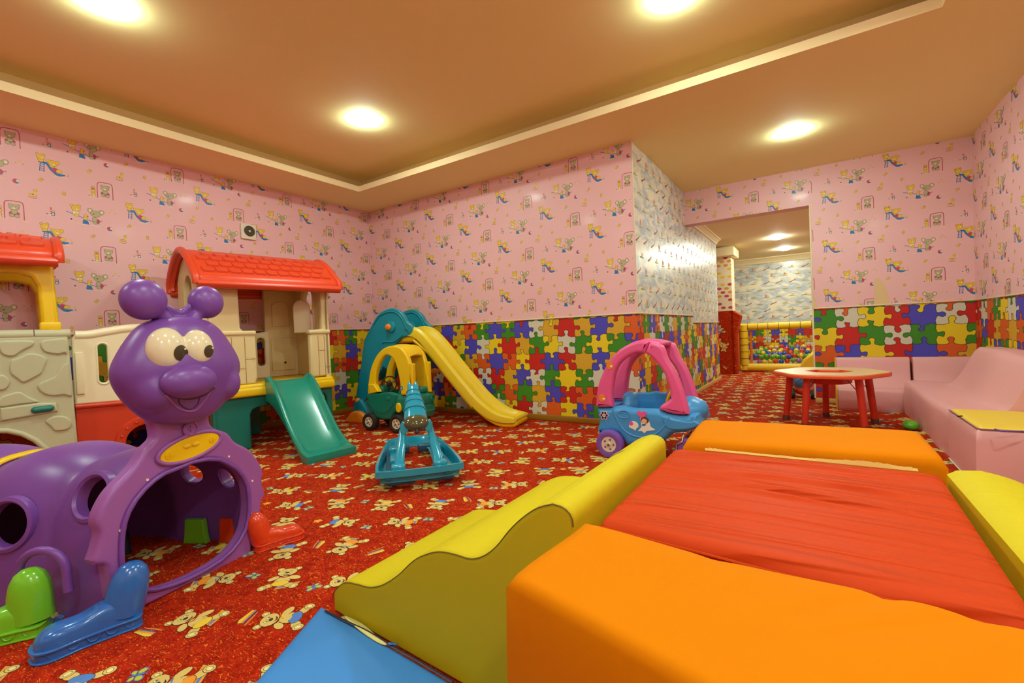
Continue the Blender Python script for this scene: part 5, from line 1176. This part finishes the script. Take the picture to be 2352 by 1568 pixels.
# ------------------------------------------------------------------ turquoise see-saw seen end on
def build_rocker():
    a = Vector((2.759, -2.328, 0)); b = Vector((3.097, -1.943, 0)); c = Vector((2.154, -1.658, 0)); d = Vector((2.425, -1.355, 0))
    mid0 = (a+b)/2; mid1 = (c+d)/2; L = (mid0-mid1).length; t = (b-a).normalized()
    f = Fr((mid0.x, mid0.y), t=(t.x, t.y))   # local x to the right, normal towards the viewer
    T = thing('seesaw_rocker', f.w(0, 0, -.35), 'turquoise plastic see-saw rocker with dark hood, alone on the carpet, seen end on', 'rocker')
    hz = Matrix(((f.t[0], -f.n[0], 0, f.O[0]), (f.t[1], -f.n[1], 0, f.O[1]), (0, 0, 1, 0), (0, 0, 0, 1)))   # x right, y away, z up
    w0, w1 = .256, .205
    outer = cr([(-w0, .02), (-w0*.9, -.03), (0, -.045), (w0*.9, -.03), (w0, .02), (w0*.98, .25), (w1, L*.75), (w1*.8, L-.05), (w1*.45, L), (-w1*.45, L), (-w1*.8, L-.05), (-w1, L*.75), (-w0*.98, .25)], 4)
    inner = cr([(-w0*.30, .05), (w0*.30, .05), (w0*.28, .3), (w1*.30, L-.08), (-w1*.30, L-.08), (-w0*.28, .3)], 4)
    zt = .125
    def ring(kx, ky, z, P=outer): return [Vector((x*kx, (y-.33)*ky+.33, z)) for x, y in P]
    # tray: outer rim, wall, floor up to the central opening
    R = [ring(1.0, 1.0, zt-.035), ring(1.0, 1.0, zt), ring(.955, .975, zt), ring(.93, .96, zt-.018), ring(.90, .94, zt-.06)]
    n = len(outer); V = []; F = []
    for r in R: V += [hz @ v for v in r]
    for i in range(len(R)-1):
        for k in range(n): F.append((i*n+k, i*n+(k+1) % n, (i+1)*n+(k+1) % n, (i+1)*n+k))
    me = apply(mk(V, F), lambda o: setattr_mod(o, 'SOLIDIFY', thickness=.008, offset=0)); smooth(me, 50)
    tr = part('tray_rim', me, 'turquoise', T)
    floor_o = [(x*.915, (y-.33)*.95+.33) for x, y in outer]
    inn = [(-.115, .04), (.115, .04), (.105, .30), (.09, L-.11), (-.09, L-.11), (-.105, .30)]
    fm_ = plate([floor_o, cr(inn, 4)], .012, .003, hz @ TX(0, 0, zt-.062)); part('tray_floor', fm_, 'turquoise', T)
    # dark runners below
    for s in (-1, 1):
        for y0 in (.015, L-.12):
            part('runner_block', rbox(.03 if s > 0 else -.20, y0-.03, .03, .20 if s > 0 else -.03, y0+.03, zt-.04, .012, hz), 'turquoise_dark', T)
        P = [(x, y) for x, y in cr([(.0, .07), (.15, .02), (.33, .004), (.5, .02), (.66, .07), (.66, .09), (.0, .09)], 4)]
        rn = Fr((hz @ Vector((s*.17, 0, 0)))[:2], t=(-f.n[0], -f.n[1])); part('runner', plate([P], .03, .006, rn.M(0)), 'turquoise_dark', T)
    # foot steps on the trays
    for s in (-1, 1):
        part('foot_step', plate([rrect(-.036, -.05, .036, .05, .02)], .05, .008, hz @ TX(s*.145, L*.58, zt+.015)), 'turquoise', T)
        part('foot_step_body', rbox(s*.145-.032, L*.3, zt-.055, s*.145+.032, L*.55, zt-.01, .012, hz), 'turquoise', T)
        for q in range(3):
            for r in range(3): part('grip_dot', ball(hz @ Vector((s*.145-.02+.02*q, L*.58-.03+.03*r, zt+.016)), .003, 6, 4), 'turquoise', T)
    # two legs of the A-frame rising to the hood, then the ridged neck
    for s in (-1, 1):
        pa = [Vector((s*.125, .03, .07)), Vector((s*.115, .10, .17)), Vector((s*.100, .17, .235)), Vector((s*.088, .23, .305)), Vector((s*.075, .28, .35))]
        lg = part('frame_leg', tube([hz @ p for p in pa], [.034, .030, .026, .022, .018], 12, sq=(1.0, .55)), 'turquoise', T)
        part('leg_socket', rbox(s*.125-.045, -.015, .07, s*.125+.04, .06, .15, .012, hz), 'turquoise', T)
    def zz_(z): return .12+(z-.12)*.78
    HZR = hz
    ys = [(.26, .36, .078, .042), (.31, .415, .072, .04), (.36, .458, .063, .036), (.40, .493, .054, .032), (.44, .524, .045, .028), (.47, .546, .037, .024)]
    V = []; F = []; K = 18
    for y, z, w_, h in ys:
        for k in range(K):
            q = 2*math.pi*k/K; V.append(hz @ Vector((w_*math.cos(q)*(1 if abs(math.cos(q)) > 0 else 1), y-.02*math.sin(q), z+h*math.sin(q))))
    for i in range(len(ys)-1):
        for k in range(K): F.append((i*K+k, i*K+(k+1) % K, (i+1)*K+(k+1) % K, (i+1)*K+k))
    F.append(tuple(range(K))); F.append(tuple(range((len(ys)-1)*K, len(ys)*K)))
    nb = part('neck', mk(V, F, ang=50), 'turquoise', T)
    for y, z, w_, h in ys[1:5]: part('neck_ridge', tube([hz @ Vector((w_*1.02*math.cos(q), y-.02*math.sin(q)-.003, z+h*1.03*math.sin(q))) for q in [math.pi*e/12 for e in range(13)]], .004, 6), 'turquoise', nb)
    part('center_fin', tube([hz @ Vector((0, .30, .435)), hz @ Vector((0, .38, .510)), hz @ Vector((0, .46, .580))], [.004, .007, .004], 8), 'turquoise', nb)
    for s in (-1, 1): part('ear', tube([hz @ Vector((s*.018, .44, .54)), hz @ Vector((s*.022, .47, .572)), hz @ Vector((s*.023, .49, .592))], [.018, .016, .006], 12), 'turquoise', nb)
    hood = ball(hz @ Vector((0, .22, .355)), (.084, .058, .042), 28, 16, hz.to_3x3().to_4x4() @ RX(math.radians(35)))
    part('smoked_hood', hood, 'smoke', T); part('hood_peg', tube([hz @ Vector((0, .20, .34)), hz @ Vector((0, .17, .295))], .014, 10), 'tyre', T)
    for s in (-1, 1):
        part('shoulder', plate([[(s*.055, .30), (s*.098, .275), (s*.104, .345), (s*.088, .372), (s*.045, .345)][::s]], .03, .006, f.M(-.20)), 'turquoise', T)
build_rocker()

# ------------------------------------------------------------------ red children table
def build_table():
    cx, cy, zt = 5.03, .76, .462
    T = thing('kids_table', (cx, cy, 0), 'low round-petal children table with cream top, orange edge and five red legs', 'table')
    M = TX(cx, cy, zt)
    def petal(R, k): return [((R+k*math.cos(6*a+.3))*math.cos(a), (R+k*math.cos(6*a+.3))*math.sin(a)) for a in [2*math.pi*q/120 for q in range(120)]]
    hole = cr([(.17*math.cos(a)*(1.0 if q % 2 == 0 else .9), .15*math.sin(a)*(1.0 if q % 2 == 0 else .9)) for q, a in enumerate([2*math.pi*q/12 for q in range(12)])], 3)
    part('tabletop', plate([petal(.41, .018), hole], .032, .010, M), 'table_edge', T)
    part('top_surface', plate([petal(.397, .018), [(x*1.04, y*1.04) for x, y in hole]], .004, .001, M @ TX(0, 0, .0035)), 'table_top', T)
    b = lathe([(.155, .0), (.15, -.06), (.13, -.075), (.0001, -.075)], 40, M); part('center_bin', apply(b, lambda o: setattr_mod(o, 'SOLIDIFY', thickness=.006, offset=1)), 'table_red', T)
    part('bin_shelf', plate([petal(.16, .004)], .05, .012, M @ TX(0, 0, -.05)), 'table_red', T)
    for k in range(5):
        a = math.radians(22+72*k); c, s = math.cos(a), math.sin(a)
        lg = part('leg', tube([(cx+.30*c, cy+.30*s, zt-.03), (cx+.345*c, cy+.345*s, .04)], [.029, .025], 20), 'table_red', T)
        part('foot_cap', tube([(cx+.345*c, cy+.345*s, .045), (cx+.349*c, cy+.349*s, .0)], [.028, .028], 20), 'foot_brown', lg)
        part('brace_wire', tube([(cx+.17*c, cy+.17*s, zt-.04), (cx+.315*c, cy+.315*s, zt-.17)], .003, 6), 'metal_grey', lg)
build_table()
tag(link('green_ball', ball((5.56, .70, .040), (.056, .056, .039), 28, 16), 'ball_green'), 'small green plastic ball lying on the carpet beside the pink sofa', 'ball')

# ------------------------------------------------------------------ small ride-on behind the table
def build_rideon():
    x, y = 4.80, 2.35
    T = thing('ride_on_toy', (x, y, 0), 'small blue and red ride-on toy half hidden behind the wall edge and table', 'ride-on toy')
    part('body', blob([ball((x, y, .19), (.11, .17, .09)), ball((x-.03, y-.12, .24), (.07, .08, .09))], .01, 5), 'car_blue', T)
    part('base', blob([ball((x+.01, y, .10), (.10, .16, .07))], .01, 3), 'red_plastic', T)
    for sx in (-1, 1):
        for sy in (-1, 1): part('wheel', lathe([(.0001, -.02), (.05, -.02), (.055, 0), (.05, .02), (.0001, .02)], 24, TX(x+.10*sx, y+.10*sy, .055) @ RY(math.pi/2)), 'tyre', T)
build_rideon()

# ------------------------------------------------------------------ wall fan
def build_fan():
    f = Fr((0, 0), t=(0, 1)); y0, y1, z0, z1 = -1.665, -1.512, 2.005, 2.165
    T = thing('wall_fan', f.w((y0+y1)/2, z0, .01), 'small square white extractor fan with round grille on the pink left wall', 'fan')
    part('housing', plate([rrect(y0, z0, y1, z1, .008)], .022, .006, f.M(.024)), 'fan_white', T)
    cx, cz = (y0+y1)/2+.006, (z0+z1)/2+.006
    part('grille_well', lathe([(.056, .001), (.0001, .0015)], 36, f.M(.024) @ TX(cx, cz, 0)), 'black', T)
    for r in (.052, .043, .034, .025, .016): part('grille_ring', tube([f.w(cx+r*math.cos(a), cz+r*math.sin(a), .027) for a in [2*math.pi*k/32 for k in range(32)]], .0024, 6, closed=True), 'fan_grille', T)
    part('grille_hub', lathe([(.010, 0), (.010, .005), (.0001, .006)], 18, f.M(.026) @ TX(cx, cz, 0)), 'fan_white', T)
    part('indicator', plate([ell(y1-.018, z0+.014, .005, .004)], .002, .0004, f.M(.0258)), 'red_plastic', T)
build_fan()
mat('seam_dark', (120, 96, 10), .7)
mat('stain_tan', (176, 160, 50), .7)
# ------------------------------------------------------------------ foam play blocks in the foreground
def piping(pts, rad, m, par, name='seam'): return part(name, tube(pts, rad, 6), m, par)
def dense(me, cut_=2):
    return me
def soft_block(P, z0, z1, r=.03, seg=5, dome=.0, sub=14, sag=None):
    """rounded block from a horizontal quad, gridded so that it can dome and wrinkle"""
    P = [np.array(p, float) for p in P]; V = []; F = []
    def bil(u, v): return P[0]*(1-u)*(1-v)+P[1]*u*(1-v)+P[2]*u*v+P[3]*(1-u)*v
    bm = bmesh.new(); n = sub
    top = [[None]*(n+1) for _ in range(n+1)]
    us = [0, .015, .04]+[.04+.92*k/(n-6+2) for k in range(1, n-6+2)]+[.96, .985, 1]
    us = sorted(set(round(u, 4) for u in us)); n = len(us)-1
    L_ = [0, 0.0]
    W_ = np.linalg.norm(P[1]-P[0]); H_ = np.linalg.norm(P[3]-P[0])
    def fall(u, L):
        d = min(u, 1-u)*L
        return 0 if d >= r else r-math.sqrt(max(r*r-(r-d)**2, 0))
    verts = {}
    for i, u in enumerate(us):
        for j, v in enumerate(us):
            q = bil(u, v); z = z1-fall(u, W_)-fall(v, H_)*(1 if fall(u, W_) < r*.99 else 0)
            z += dome*math.sin(math.pi*u)*math.sin(math.pi*v)
            if sag: z += sag(u, v)
            verts[(i, j)] = len(V); V.append((q[0], q[1], max(z, z1-2*r)))
    for i in range(n):
        for j in range(n): F.append((verts[(i, j)], verts[(i+1, j)], verts[(i+1, j+1)], verts[(i, j+1)]))
    loop = [(i, 0) for i in range(n)]+[(n, j) for j in range(n)]+[(i, n) for i in range(n, 0, -1)]+[(0, j) for j in range(n, 0, -1)]
    zs = [(z1-r-(z1-r-z0)*k/6) for k in range(1, 7)]; prev = [verts[k] for k in loop]
    c = sum(P)/4
    for q, z in enumerate(zs):
        cur = []
        for k in loop:
            b = V[verts[k]]; bul = .006*math.sin(math.pi*(q+1)/6)
            dx, dy = b[0]-c[0], b[1]-c[1]; l = math.hypot(dx, dy); cur.append(len(V)); V.append((b[0]+dx/l*bul, b[1]+dy/l*bul, z))
        m = len(loop)
        for k in range(m): F.append((prev[k], prev[(k+1) % m], cur[(k+1) % m], cur[k]))
        prev = cur
    F.append(tuple(prev[::-1])); return mk(V, F, ang=70)
def wave_block(f, prof, L, m, label, shear=0.0):
    T = thing('foam_wave_steps', f.w(prof[0][0], 0, -L/2), label, 'foam block')
    me = plate([prof], L, .012, f.M(0), 4)
    if shear:
        for v in me.vertices:
            k = (v.co.y-(f.O[1]+L))/(-L); v.co.y -= shear*(v.co.x-3.522)*k
    part('block', me, m, T)
    top = [p for p in prof if p[1] > .03]
    piping([f.w(x, z-.003, .001)-Vector((0, shear*(x-3.522), 0)) for x, z in top], .0018, 'seam_dark', T); return T
yf = Fr((3.522, -3.188), t=(.99, -.055))
wl_ = yf.pts([(766, 1358), (790, 1336), (820, 1339), (850, 1346), (880, 1340), (915, 1318), (950, 1285), (980, 1270), (1010, 1264), (1045, 1270), (1080, 1280), (1110, 1274), (1140, 1252), (1170, 1215), (1200, 1186), (1235, 1163), (1270, 1154), (1305, 1156), (1345, 1170)])
wl_ = [(3.522+.9985*a, b) for a, b in wl_]
wl_ = [p_ for p_ in wl_ if p_[0] < 4.465]
wp = [(wl_[0][0]-.006, .0), (wl_[0][0]-.004, max(.03, wl_[0][1]-.02))]+cr(wl_, 4, False)+[(4.474, wl_[-1][1]-.002), (4.484, wl_[-1][1]-.006), (4.493, wl_[-1][1]-.013), (4.499, wl_[-1][1]-.024), (4.50, wl_[-1][1]-.04), (4.50, 0)]
yf = Fr((0, -3.188), t=(1, 0))
Tw = wave_block(yf, wp, .68, 'foam_yellow', 'yellow foam wave steps rising to the left side of the red block', .055)
st_ = cr([(4.375, -2.73), (4.40, -2.715), (4.425, -2.725), (4.43, -2.745), (4.405, -2.76), (4.38, -2.752)], 4)
def wz(x):
    q = [p for p in wp if p[1] > .03]
    for a, b in zip(q[:-1], q[1:]):
        if a[0] <= x <= b[0]: return a[1]+(b[1]-a[1])*(x-a[0])/max(b[0]-a[0], 1e-6)
    return .5
V = [(x, y, wz(x)+.0015) for x, y in st_]; V.append((sum(v[0] for v in V)/len(V), sum(v[1] for v in V)/len(V), wz(4.405)+.0015))
part('stain', mk(V, [(k, (k+1) % len(st_), len(st_)) for k in range(len(st_))], sm=False), 'stain_tan', Tw)
wr = [(5.215, 0), (5.215, .49), (5.235, .503)]+cr([(5.28, .508), (5.34, .492), (5.40, .455), (5.46, .40), (5.53, .345), (5.60, .318), (5.68, .305), (5.76, .28), (5.84, .215), (5.92, .15), (6.02, .115), (6.10, .105), (6.17, .08)], 5, False)+[(6.185, .0)]
wave_block(Fr((0, -3.22), t=(1, 0)), wr, .74, 'foam_yellow', 'yellow foam wave steps descending on the right side of the red block')
T = thing('foam_block', (4.86, -2.85, 0), 'red foam block with a wrinkled top in the middle of the yellow and orange foam', 'foam block')
WRK = [(random.Random(k).uniform(.35, .97), random.Random(k+50).uniform(-.06, .10), random.Random(k+90).uniform(0, .5), random.Random(k+130).uniform(.5, 1.1), random.Random(k+170).uniform(.0025, .0055)) for k in range(16)]
def wrk(u, v):
    z = 0
    for v0, sl, u0, u1, h in WRK:
        d = (v-v0+sl*(u-.5)+.012*math.sin(6*u+v0*20))/.014; z -= h*math.exp(-d*d)*ss_(u0-.15, u0+.1, u)*(1-ss_(u1-.1, u1+.15, u)); d2 = d-2.2; z += h*.6*math.exp(-d2*d2)*ss_(u0-.15, u0+.1, u)*(1-ss_(u1-.1, u1+.15, u))
    return z
def ss_(a, b, x):
    t = min(1, max(0, (x-a)/(b-a))); return t*t*(3-2*t)
def wr_(u, v): return .004*math.sin(34*v+3*math.sin(5*u))*(.4+.6*math.sin(math.pi*u))
red_q = [(4.53, -3.185), (5.185, -3.235), (5.208, -2.50), (4.52, -2.495)]
part('block', soft_block(red_q, 0, .492, .022, dome=.012, sub=110, sag=wrk), 'foam_red', T)
part('seam', tube([(4.535, -3.188, .478), (4.86, -3.214, .476), (5.18, -3.238, .478)], .003, 6), 'foam_red', T)
def crease(u, v):
    z = .002*math.sin(9*u+6*v)
    for u0, sl, w, h in ((.60, -.30, .022, .007), (.72, -.42, .03, .006), (.80, -.30, .025, .004), (.30, .25, .03, .003), (.9, -.5, .03, .004)):
        d = (u-u0-sl*(1-v))/w; z -= h*math.exp(-d*d)*ss_(.15, .8, v)
    return z-.012*ss_(.75, 1, v)*math.sin(5*u)**2
T = thing('foam_block', (4.9, -3.45, 0), 'large orange foam block in the near foreground below the red block', 'foam block')
part('block', soft_block([(4.500, -3.495), (5.36, -3.72), (5.36, -3.262), (4.516, -3.226)], 0, .505, .018, dome=.008, sub=70, sag=crease), 'foam_orange', T)
T = thing('foam_block', (4.88, -2.25, 0), 'narrow orange foam block behind the red block with a frayed open seam', 'foam block')
part('block', soft_block([(4.545, -2.470), (5.232, -2.415), (5.236, -2.015), (4.525, -2.065)], 0, .515, .028, dome=.006, sub=24, sag=lambda u, v: .004*math.sin(15*u+2*v)*math.sin(3.14*v)), 'foam_orange', T)
rnd = random.Random(9); V = []; F = []
xs = [4.62+.54*k/110 for k in range(111)]
for k, x in enumerate(xs):
    gap = .5+.5*math.sin(k*.31)+.4*math.sin(k*.11+1); h = .0015+(.010*rnd.uniform(.7, 1)*math.sin(math.pi*min(1, max(0, (k-66)/42))) if k > 66 else 0)+(.006*max(0, gap-.5)*rnd.uniform(.2, 1))
    V += [(x, -2.484, .488), (x+rnd.uniform(-.003, .003), -2.480, .492+h)]
for k in range(110): F.append((2*k, 2*k+2, 2*k+3, 2*k+1))
part('frayed_seam', apply(mk(V, F, sm=False), lambda o: setattr_mod(o, 'SOLIDIFY', thickness=.003, offset=0)), 'frayed', T)
# blue mat with an open zip
Tb = thing('foam_mat', (4.1, -3.6, 0), 'blue foam mat with a half-open zip along its edge, on the carpet at the bottom', 'mat')
A = up(738, 1392, .018); Bq = up(585, 1568, .018); A2 = (4.474, -3.268)
dl = (Bq-A)[:2]; D_ = A[:2]+dl*3.2
part('block', soft_block([(A[0], A[1]), (D_[0], D_[1]), (4.474, -4.25), A2], 0, .020, .005, dome=.003, sub=18), 'foam_blue', Tb)
zl = [up(x, y, .023) for x, y in [(748, 1402), (790, 1424), (845, 1450), (900, 1484), (960, 1518), (1040, 1566)]]
part('zip_tape', tube([Vector(q) for q in cr(zl, 5, False)], .0045, 6, sq=(1, .6)), 'navy', Tb)
lens = [up(x, y, .023) for x, y in [(790, 1415), (830, 1432), (870, 1465), (888, 1480), (868, 1475), (830, 1450)]]
V = [tuple(q) for q in cr(lens, 4)]; part('lining', apply(mk(V, [tuple(range(len(V)))]), lambda o: setattr_mod(o, 'SOLIDIFY', thickness=.004, offset=0)), 'foam_lining', Tb)
zp = Vector(up(896, 1478, .028)); part('zip_pull', one([ball(zp, (.008, .005, .003), 12, 8), tube([zp, Vector(up(912, 1480, .028))], .003, 6)]), 'blue_boot', Tb)

# ------------------------------------------------------------------ pink foam sofas
def sofa_far():
    f = Fr((5.10, YF-.02), t=(1, 0)); P = [(0, 0), (.0, 0)]
    # profile seen from the left end: y distance from the wall, z
    T = thing('foam_sofa', (5.4, 1.75, 0), 'pink foam sofa along the far wall with yellow end panel, behind the children table', 'sofa')
    s = Fr((5.115, YF-.012), t=(0, -1))  # local x comes out of the wall
    prof = [(0, 0), (.43, 0), (.445, .03)]+cr([(.445, .19), (.435, .212), (.40, .218)], 4, False)+cr([(.24, .212), (.20, .24), (.165, .32), (.14, .46), (.125, .505), (.08, .512), (.03, .505)], 4, False)+[(0, .49)]
    W_ = .60
    m_ = s.M(); part('seat_and_back', plate([prof], W_, .012, s.M(W_*0) @ TX(0, 0, 0), 3), 'sofa_pink', T)
    part('end_panel', plate([[(p[0], p[1]) for p in prof]], .008, .003, Fr((5.106, YF-.012), t=(0, -1)).M()), 'sofa_yellow', T)
    T = thing('foam_sofa', (5.95, 1.7, 0), 'pink foam corner sofa piece between the far bench and the long right sofa', 'sofa')
    W2 = XR-5.735-.01
    part('seat_and_back', plate([prof], W2, .012, Fr((5.735, YF-.012), t=(0, -1)).M(), 3), 'sofa_pink', T)
sofa_far()
def ss(a, b, x):
    t = min(1, max(0, (x-a)/(b-a))); return t*t*(3-2*t)
def sofa_right():
    T = thing('foam_sofa', (5.9, .6, 0), 'long pink foam sofa with draped cover and high backrest along the right wall', 'sofa')
    y0, y1 = 1.50, -.185; xf, xw = 5.635, XR-.012; NY = 60
    ds = [0, .01, .03]+[.03+.53*k/30 for k in range(1, 31)]+[.57, .58, .585]
    W_ = xw-xf; V = []; F = []
    rows = []
    for i in range(NY+1):
        u = i/NY; y = y0+(y1-y0)*u
        bh = .335*(1-ss(1.05, 1.42, y))+-.03*(1-ss(-.1, .6, y))
        row = []
        for k in range(25): # from wall outwards over the top
            d = W_*k/24; g = 1-ss(.16, .36+.03*math.sin(5*y), d); r_ = .02*math.sin(11*y+9*d)*.25
            rim = -.03*(1-ss(0, .05, d))
            edge = -.5*(.03-min(.03, W_-d)) if W_-d < .03 else 0
            z = .308+bh*g+r_*.35*math.sin(math.pi*min(1, d/W_))+rim*g+edge-.010*math.sin(3*y)*ss(.3, .5, d)
            row.append((xw-d, y, z))
        for k in range(1, 9):
            q = k/8; row.append((xf-.004-.010*math.sin(math.pi*q)-.006*math.sin(9*y)*q, y, .296*(1-q)))
        rows.append(row)
    for r in rows: V += r
    K = len(rows[0])
    for i in range(NY):
        for k in range(K-1): a = i*K+k; F.append((a, a+1, a+K+1, a+K))
    for i in (0, NY):
        b = [i*K+k for k in range(K)]; V.append((xw, rows[i][0][1], 0)); b.append(len(V)-1); F.append(tuple(b if i else b[::-1]))
    a0, a1 = len(V)-2, len(V)-1
    part('cover', mk(V, F, ang=65), 'sofa_pink', T)
    pl = [Vector(up(2083+.0, 886, .31)), Vector(up(2098, 899, .31)), Vector(up(2104, 893, .31))]
    T = thing('foam_block', (5.9, -.5, 0), 'pink block with bare yellow top and zip at the near end of the right sofa', 'foam block')
    P = [(5.628, -.196), (5.622, -.815), (XR-.012, -.80), (XR-.012, -.196)]
    part('block', soft_block(P, 0, .312, .016, sub=16), 'sofa_pink', T)
    Q = [(5.642, -.20), (5.640, -.802), (XR-.02, -.79), (XR-.02, -.20)]
    part('yellow_top', soft_block([Q[0], Q[1], Q[2], Q[3]], .30, .322, .006, dome=.004, sub=16), 'sofa_yellow', T)
    part('piping', tube([(5.630, -.196, .312), (5.628, -.80, .312), (5.64, -.812, .312), (XR-.02, -.800, .312)], .004, 6), 'piping_mauve', T)
    part('piping', tube([(5.624, -.196, .006), (5.616, -.822, .006), (XR-.02, -.812, .006)], .004, 6), 'sticker_white', T)
    part('zip', tube([Vector(up(2200, 956, .325)), Vector(up(2210, 955, .325))], .004, 6), 'black', T)
    part('zip', tube([Vector(up(2285, 985, .325)), Vector(up(2300, 990, .322)), Vector(up(2351, 990, .322))], .004, 6), 'wheel_purple', T)
sofa_right()

# ------------------------------------------------------------------ ball pit in the next room
def ball_pit():
    y = 5.62; f = Fr((0, y), t=(1, 0)); q = lambda a, b: f.px(a, b)
    x0, z1 = q(1690, 745); xi, _ = q(1714, 760); zb0 = 0; _, zb1 = q(1760, 848); _, zt0 = q(1760, 757); x1 = 5.7; yb = 7.0
    T = thing('ball_pit', (4.6, 6.2, 0), 'ball pit with padded yellow frame and black net in the next room', 'ball pit')
    _, z1 = q(1760, 741)
    r = (z1-zt0)/2
    part('top_pad', tube([f.w(x0+.02, z1-r, -.06), f.w(x1, z1-r, -.06)], r, 16), 'pad_yellow', T)
    part('bottom_pad', tube([f.w(x0+.06, .075, -.06), f.w(x1, .075, -.06)], .075, 16), 'pad_yellow', T)
    part('corner_pad', tube([f.w(x0+.13, .03, -.05), f.w(x0+.13, z1-.03, -.05)], .075, 16), 'pad_yellow', T)
    part('corner_pad', tube([f.w(x0+.03, .03, -.08), f.w(x0+.03, z1-.10, -.08)], .05, 16), 'pad_orange', T)
    part('corner_pad', tube([f.w(x0+.24, .10, -.10), f.w(x0+.24, z1-.15, -.10)], .025, 10), 'pad_orange', T)
    part('corner_pad', tube([f.w(x1, .03, -.05), f.w(x1, z1, -.05)], .07, 16), 'pad_yellow', T)
    part('side_pad', tube([(x0+.08, y+.1, z1-r), (x0+.08, yb, z1-r)], r, 12), 'pad_yellow', T)
    for k in range(12):
        xx = x0+.2+k*.17
        if xx < x1: part('pad_tie', tube([f.w(xx+(r+.003)*0, z1-r+(r+.003)*math.cos(a), -.06+(r+.003)*math.sin(a)) for a in [2*math.pi*e/12 for e in range(12)]], .004, 5, closed=True), 'net', T)
    for k in range(6): part('pad_tie', tube([f.w(x0+.13+.078*math.cos(a), .12+k*.13, -.05+.078*math.sin(a)) for a in [2*math.pi*e/12 for e in range(12)]], .004, 5, closed=True), 'net', T)
    V = []; F = []; ms = []
    # net across the front
    g = .055; xs = [x0+.2+g*k for k in range(int((x1-x0-.2)/g))]; zs = [.16+g*k for k in range(int((zt0-.16)/g)+1)]
    for x in xs: ms.append(tube([f.w(x, .12, -.03), f.w(x, zt0+.02, -.03)], .0016, 4, caps=False))
    for z_ in zs: ms.append(tube([f.w(x0+.2, z_, -.03), f.w(x1, z_, -.03)], .0016, 4, caps=False))
    part('net', one(ms), 'net', T)
    part('pit_floor', rbox(x0+.1, y+.1, 0, x1, yb, .03, .005), 'pad_yellow', T)
    # balls, lying in layers that rise towards the back
    cols = ['ball_red', 'ball_blue', 'ball_yellow', 'ball_green', 'ball_yellow', 'ball_green', 'ball_blue', 'ball_red', 'ball_purple']
    wt = [4, 4, 4, 4, 3, 3, 3, 3, 1]; nm = dict(ball_red='red', ball_blue='blue', ball_yellow='yellow', ball_green='green', ball_purple='purple')
    rnd = random.Random(4); R_ = .044; base = ball((0, 0, 0), R_, 16, 10); M_ = {}
    for c in set(cols):
        me = base.copy(); me.materials.append(MATS[c]); M_[c] = me
    n = 0
    for j in range(6):
        yy = y+.06+j*.17; zt_ = .12+j*.035
        for lay in range(3 if j == 0 else 1):
            xx = x0+.30+rnd.uniform(0, .04)+(.044 if lay % 2 else 0)
            while xx < 5.15:
                c = rnd.choices(cols, wt)[0]; z_ = (.085+.092*lay if j == 0 else .235+j*.033)+rnd.uniform(-.015, .02)
                o = bpy.data.objects.new('plastic_ball', M_[c]); COL.objects.link(o); o.location = (xx, yy+.175+rnd.uniform(-.01, .02), z_)
                tag(o, '%s plastic ball among the mixed balls filling the ball pit' % nm[c], 'ball', '%s plastic balls in the ball pit' % nm[c]); n += 1
                xx += .088+rnd.uniform(0, .01)
ball_pit()
def bumper():
    f = Fr((0, 4.6), t=(1, 0)); L = [(1840, 850), (1844, 838), (1852, 824), (1868, 808), (1890, 800), (1890, 856), (1842, 856)]
    P = [f.px(*q) for q in L]; P = [(a, max(b, .0)) for a, b in P]
    T = thing('foam_bumper', (4.95, 4.6, 0), 'curved yellow foam piece half hidden behind the right edge of the opening', 'foam block')
    zb = min(p_[1] for p_ in P)
    P = [(p_[0], p_[1]) for p_ in P]+[(P[-1][0], 0.0), (P[-2][0]+.3, 0.0), (P[-3][0]+.3, P[-3][1])] if False else cr([(4.72, 0), (4.72, .16), (4.76, .25), (4.83, .34), (4.95, .41), (5.2, .44)], 4, False)+[(5.2, 0)]
    part('block', plate([P], .4, .03, f.M()), 'pad_yellow', T)
bumper()
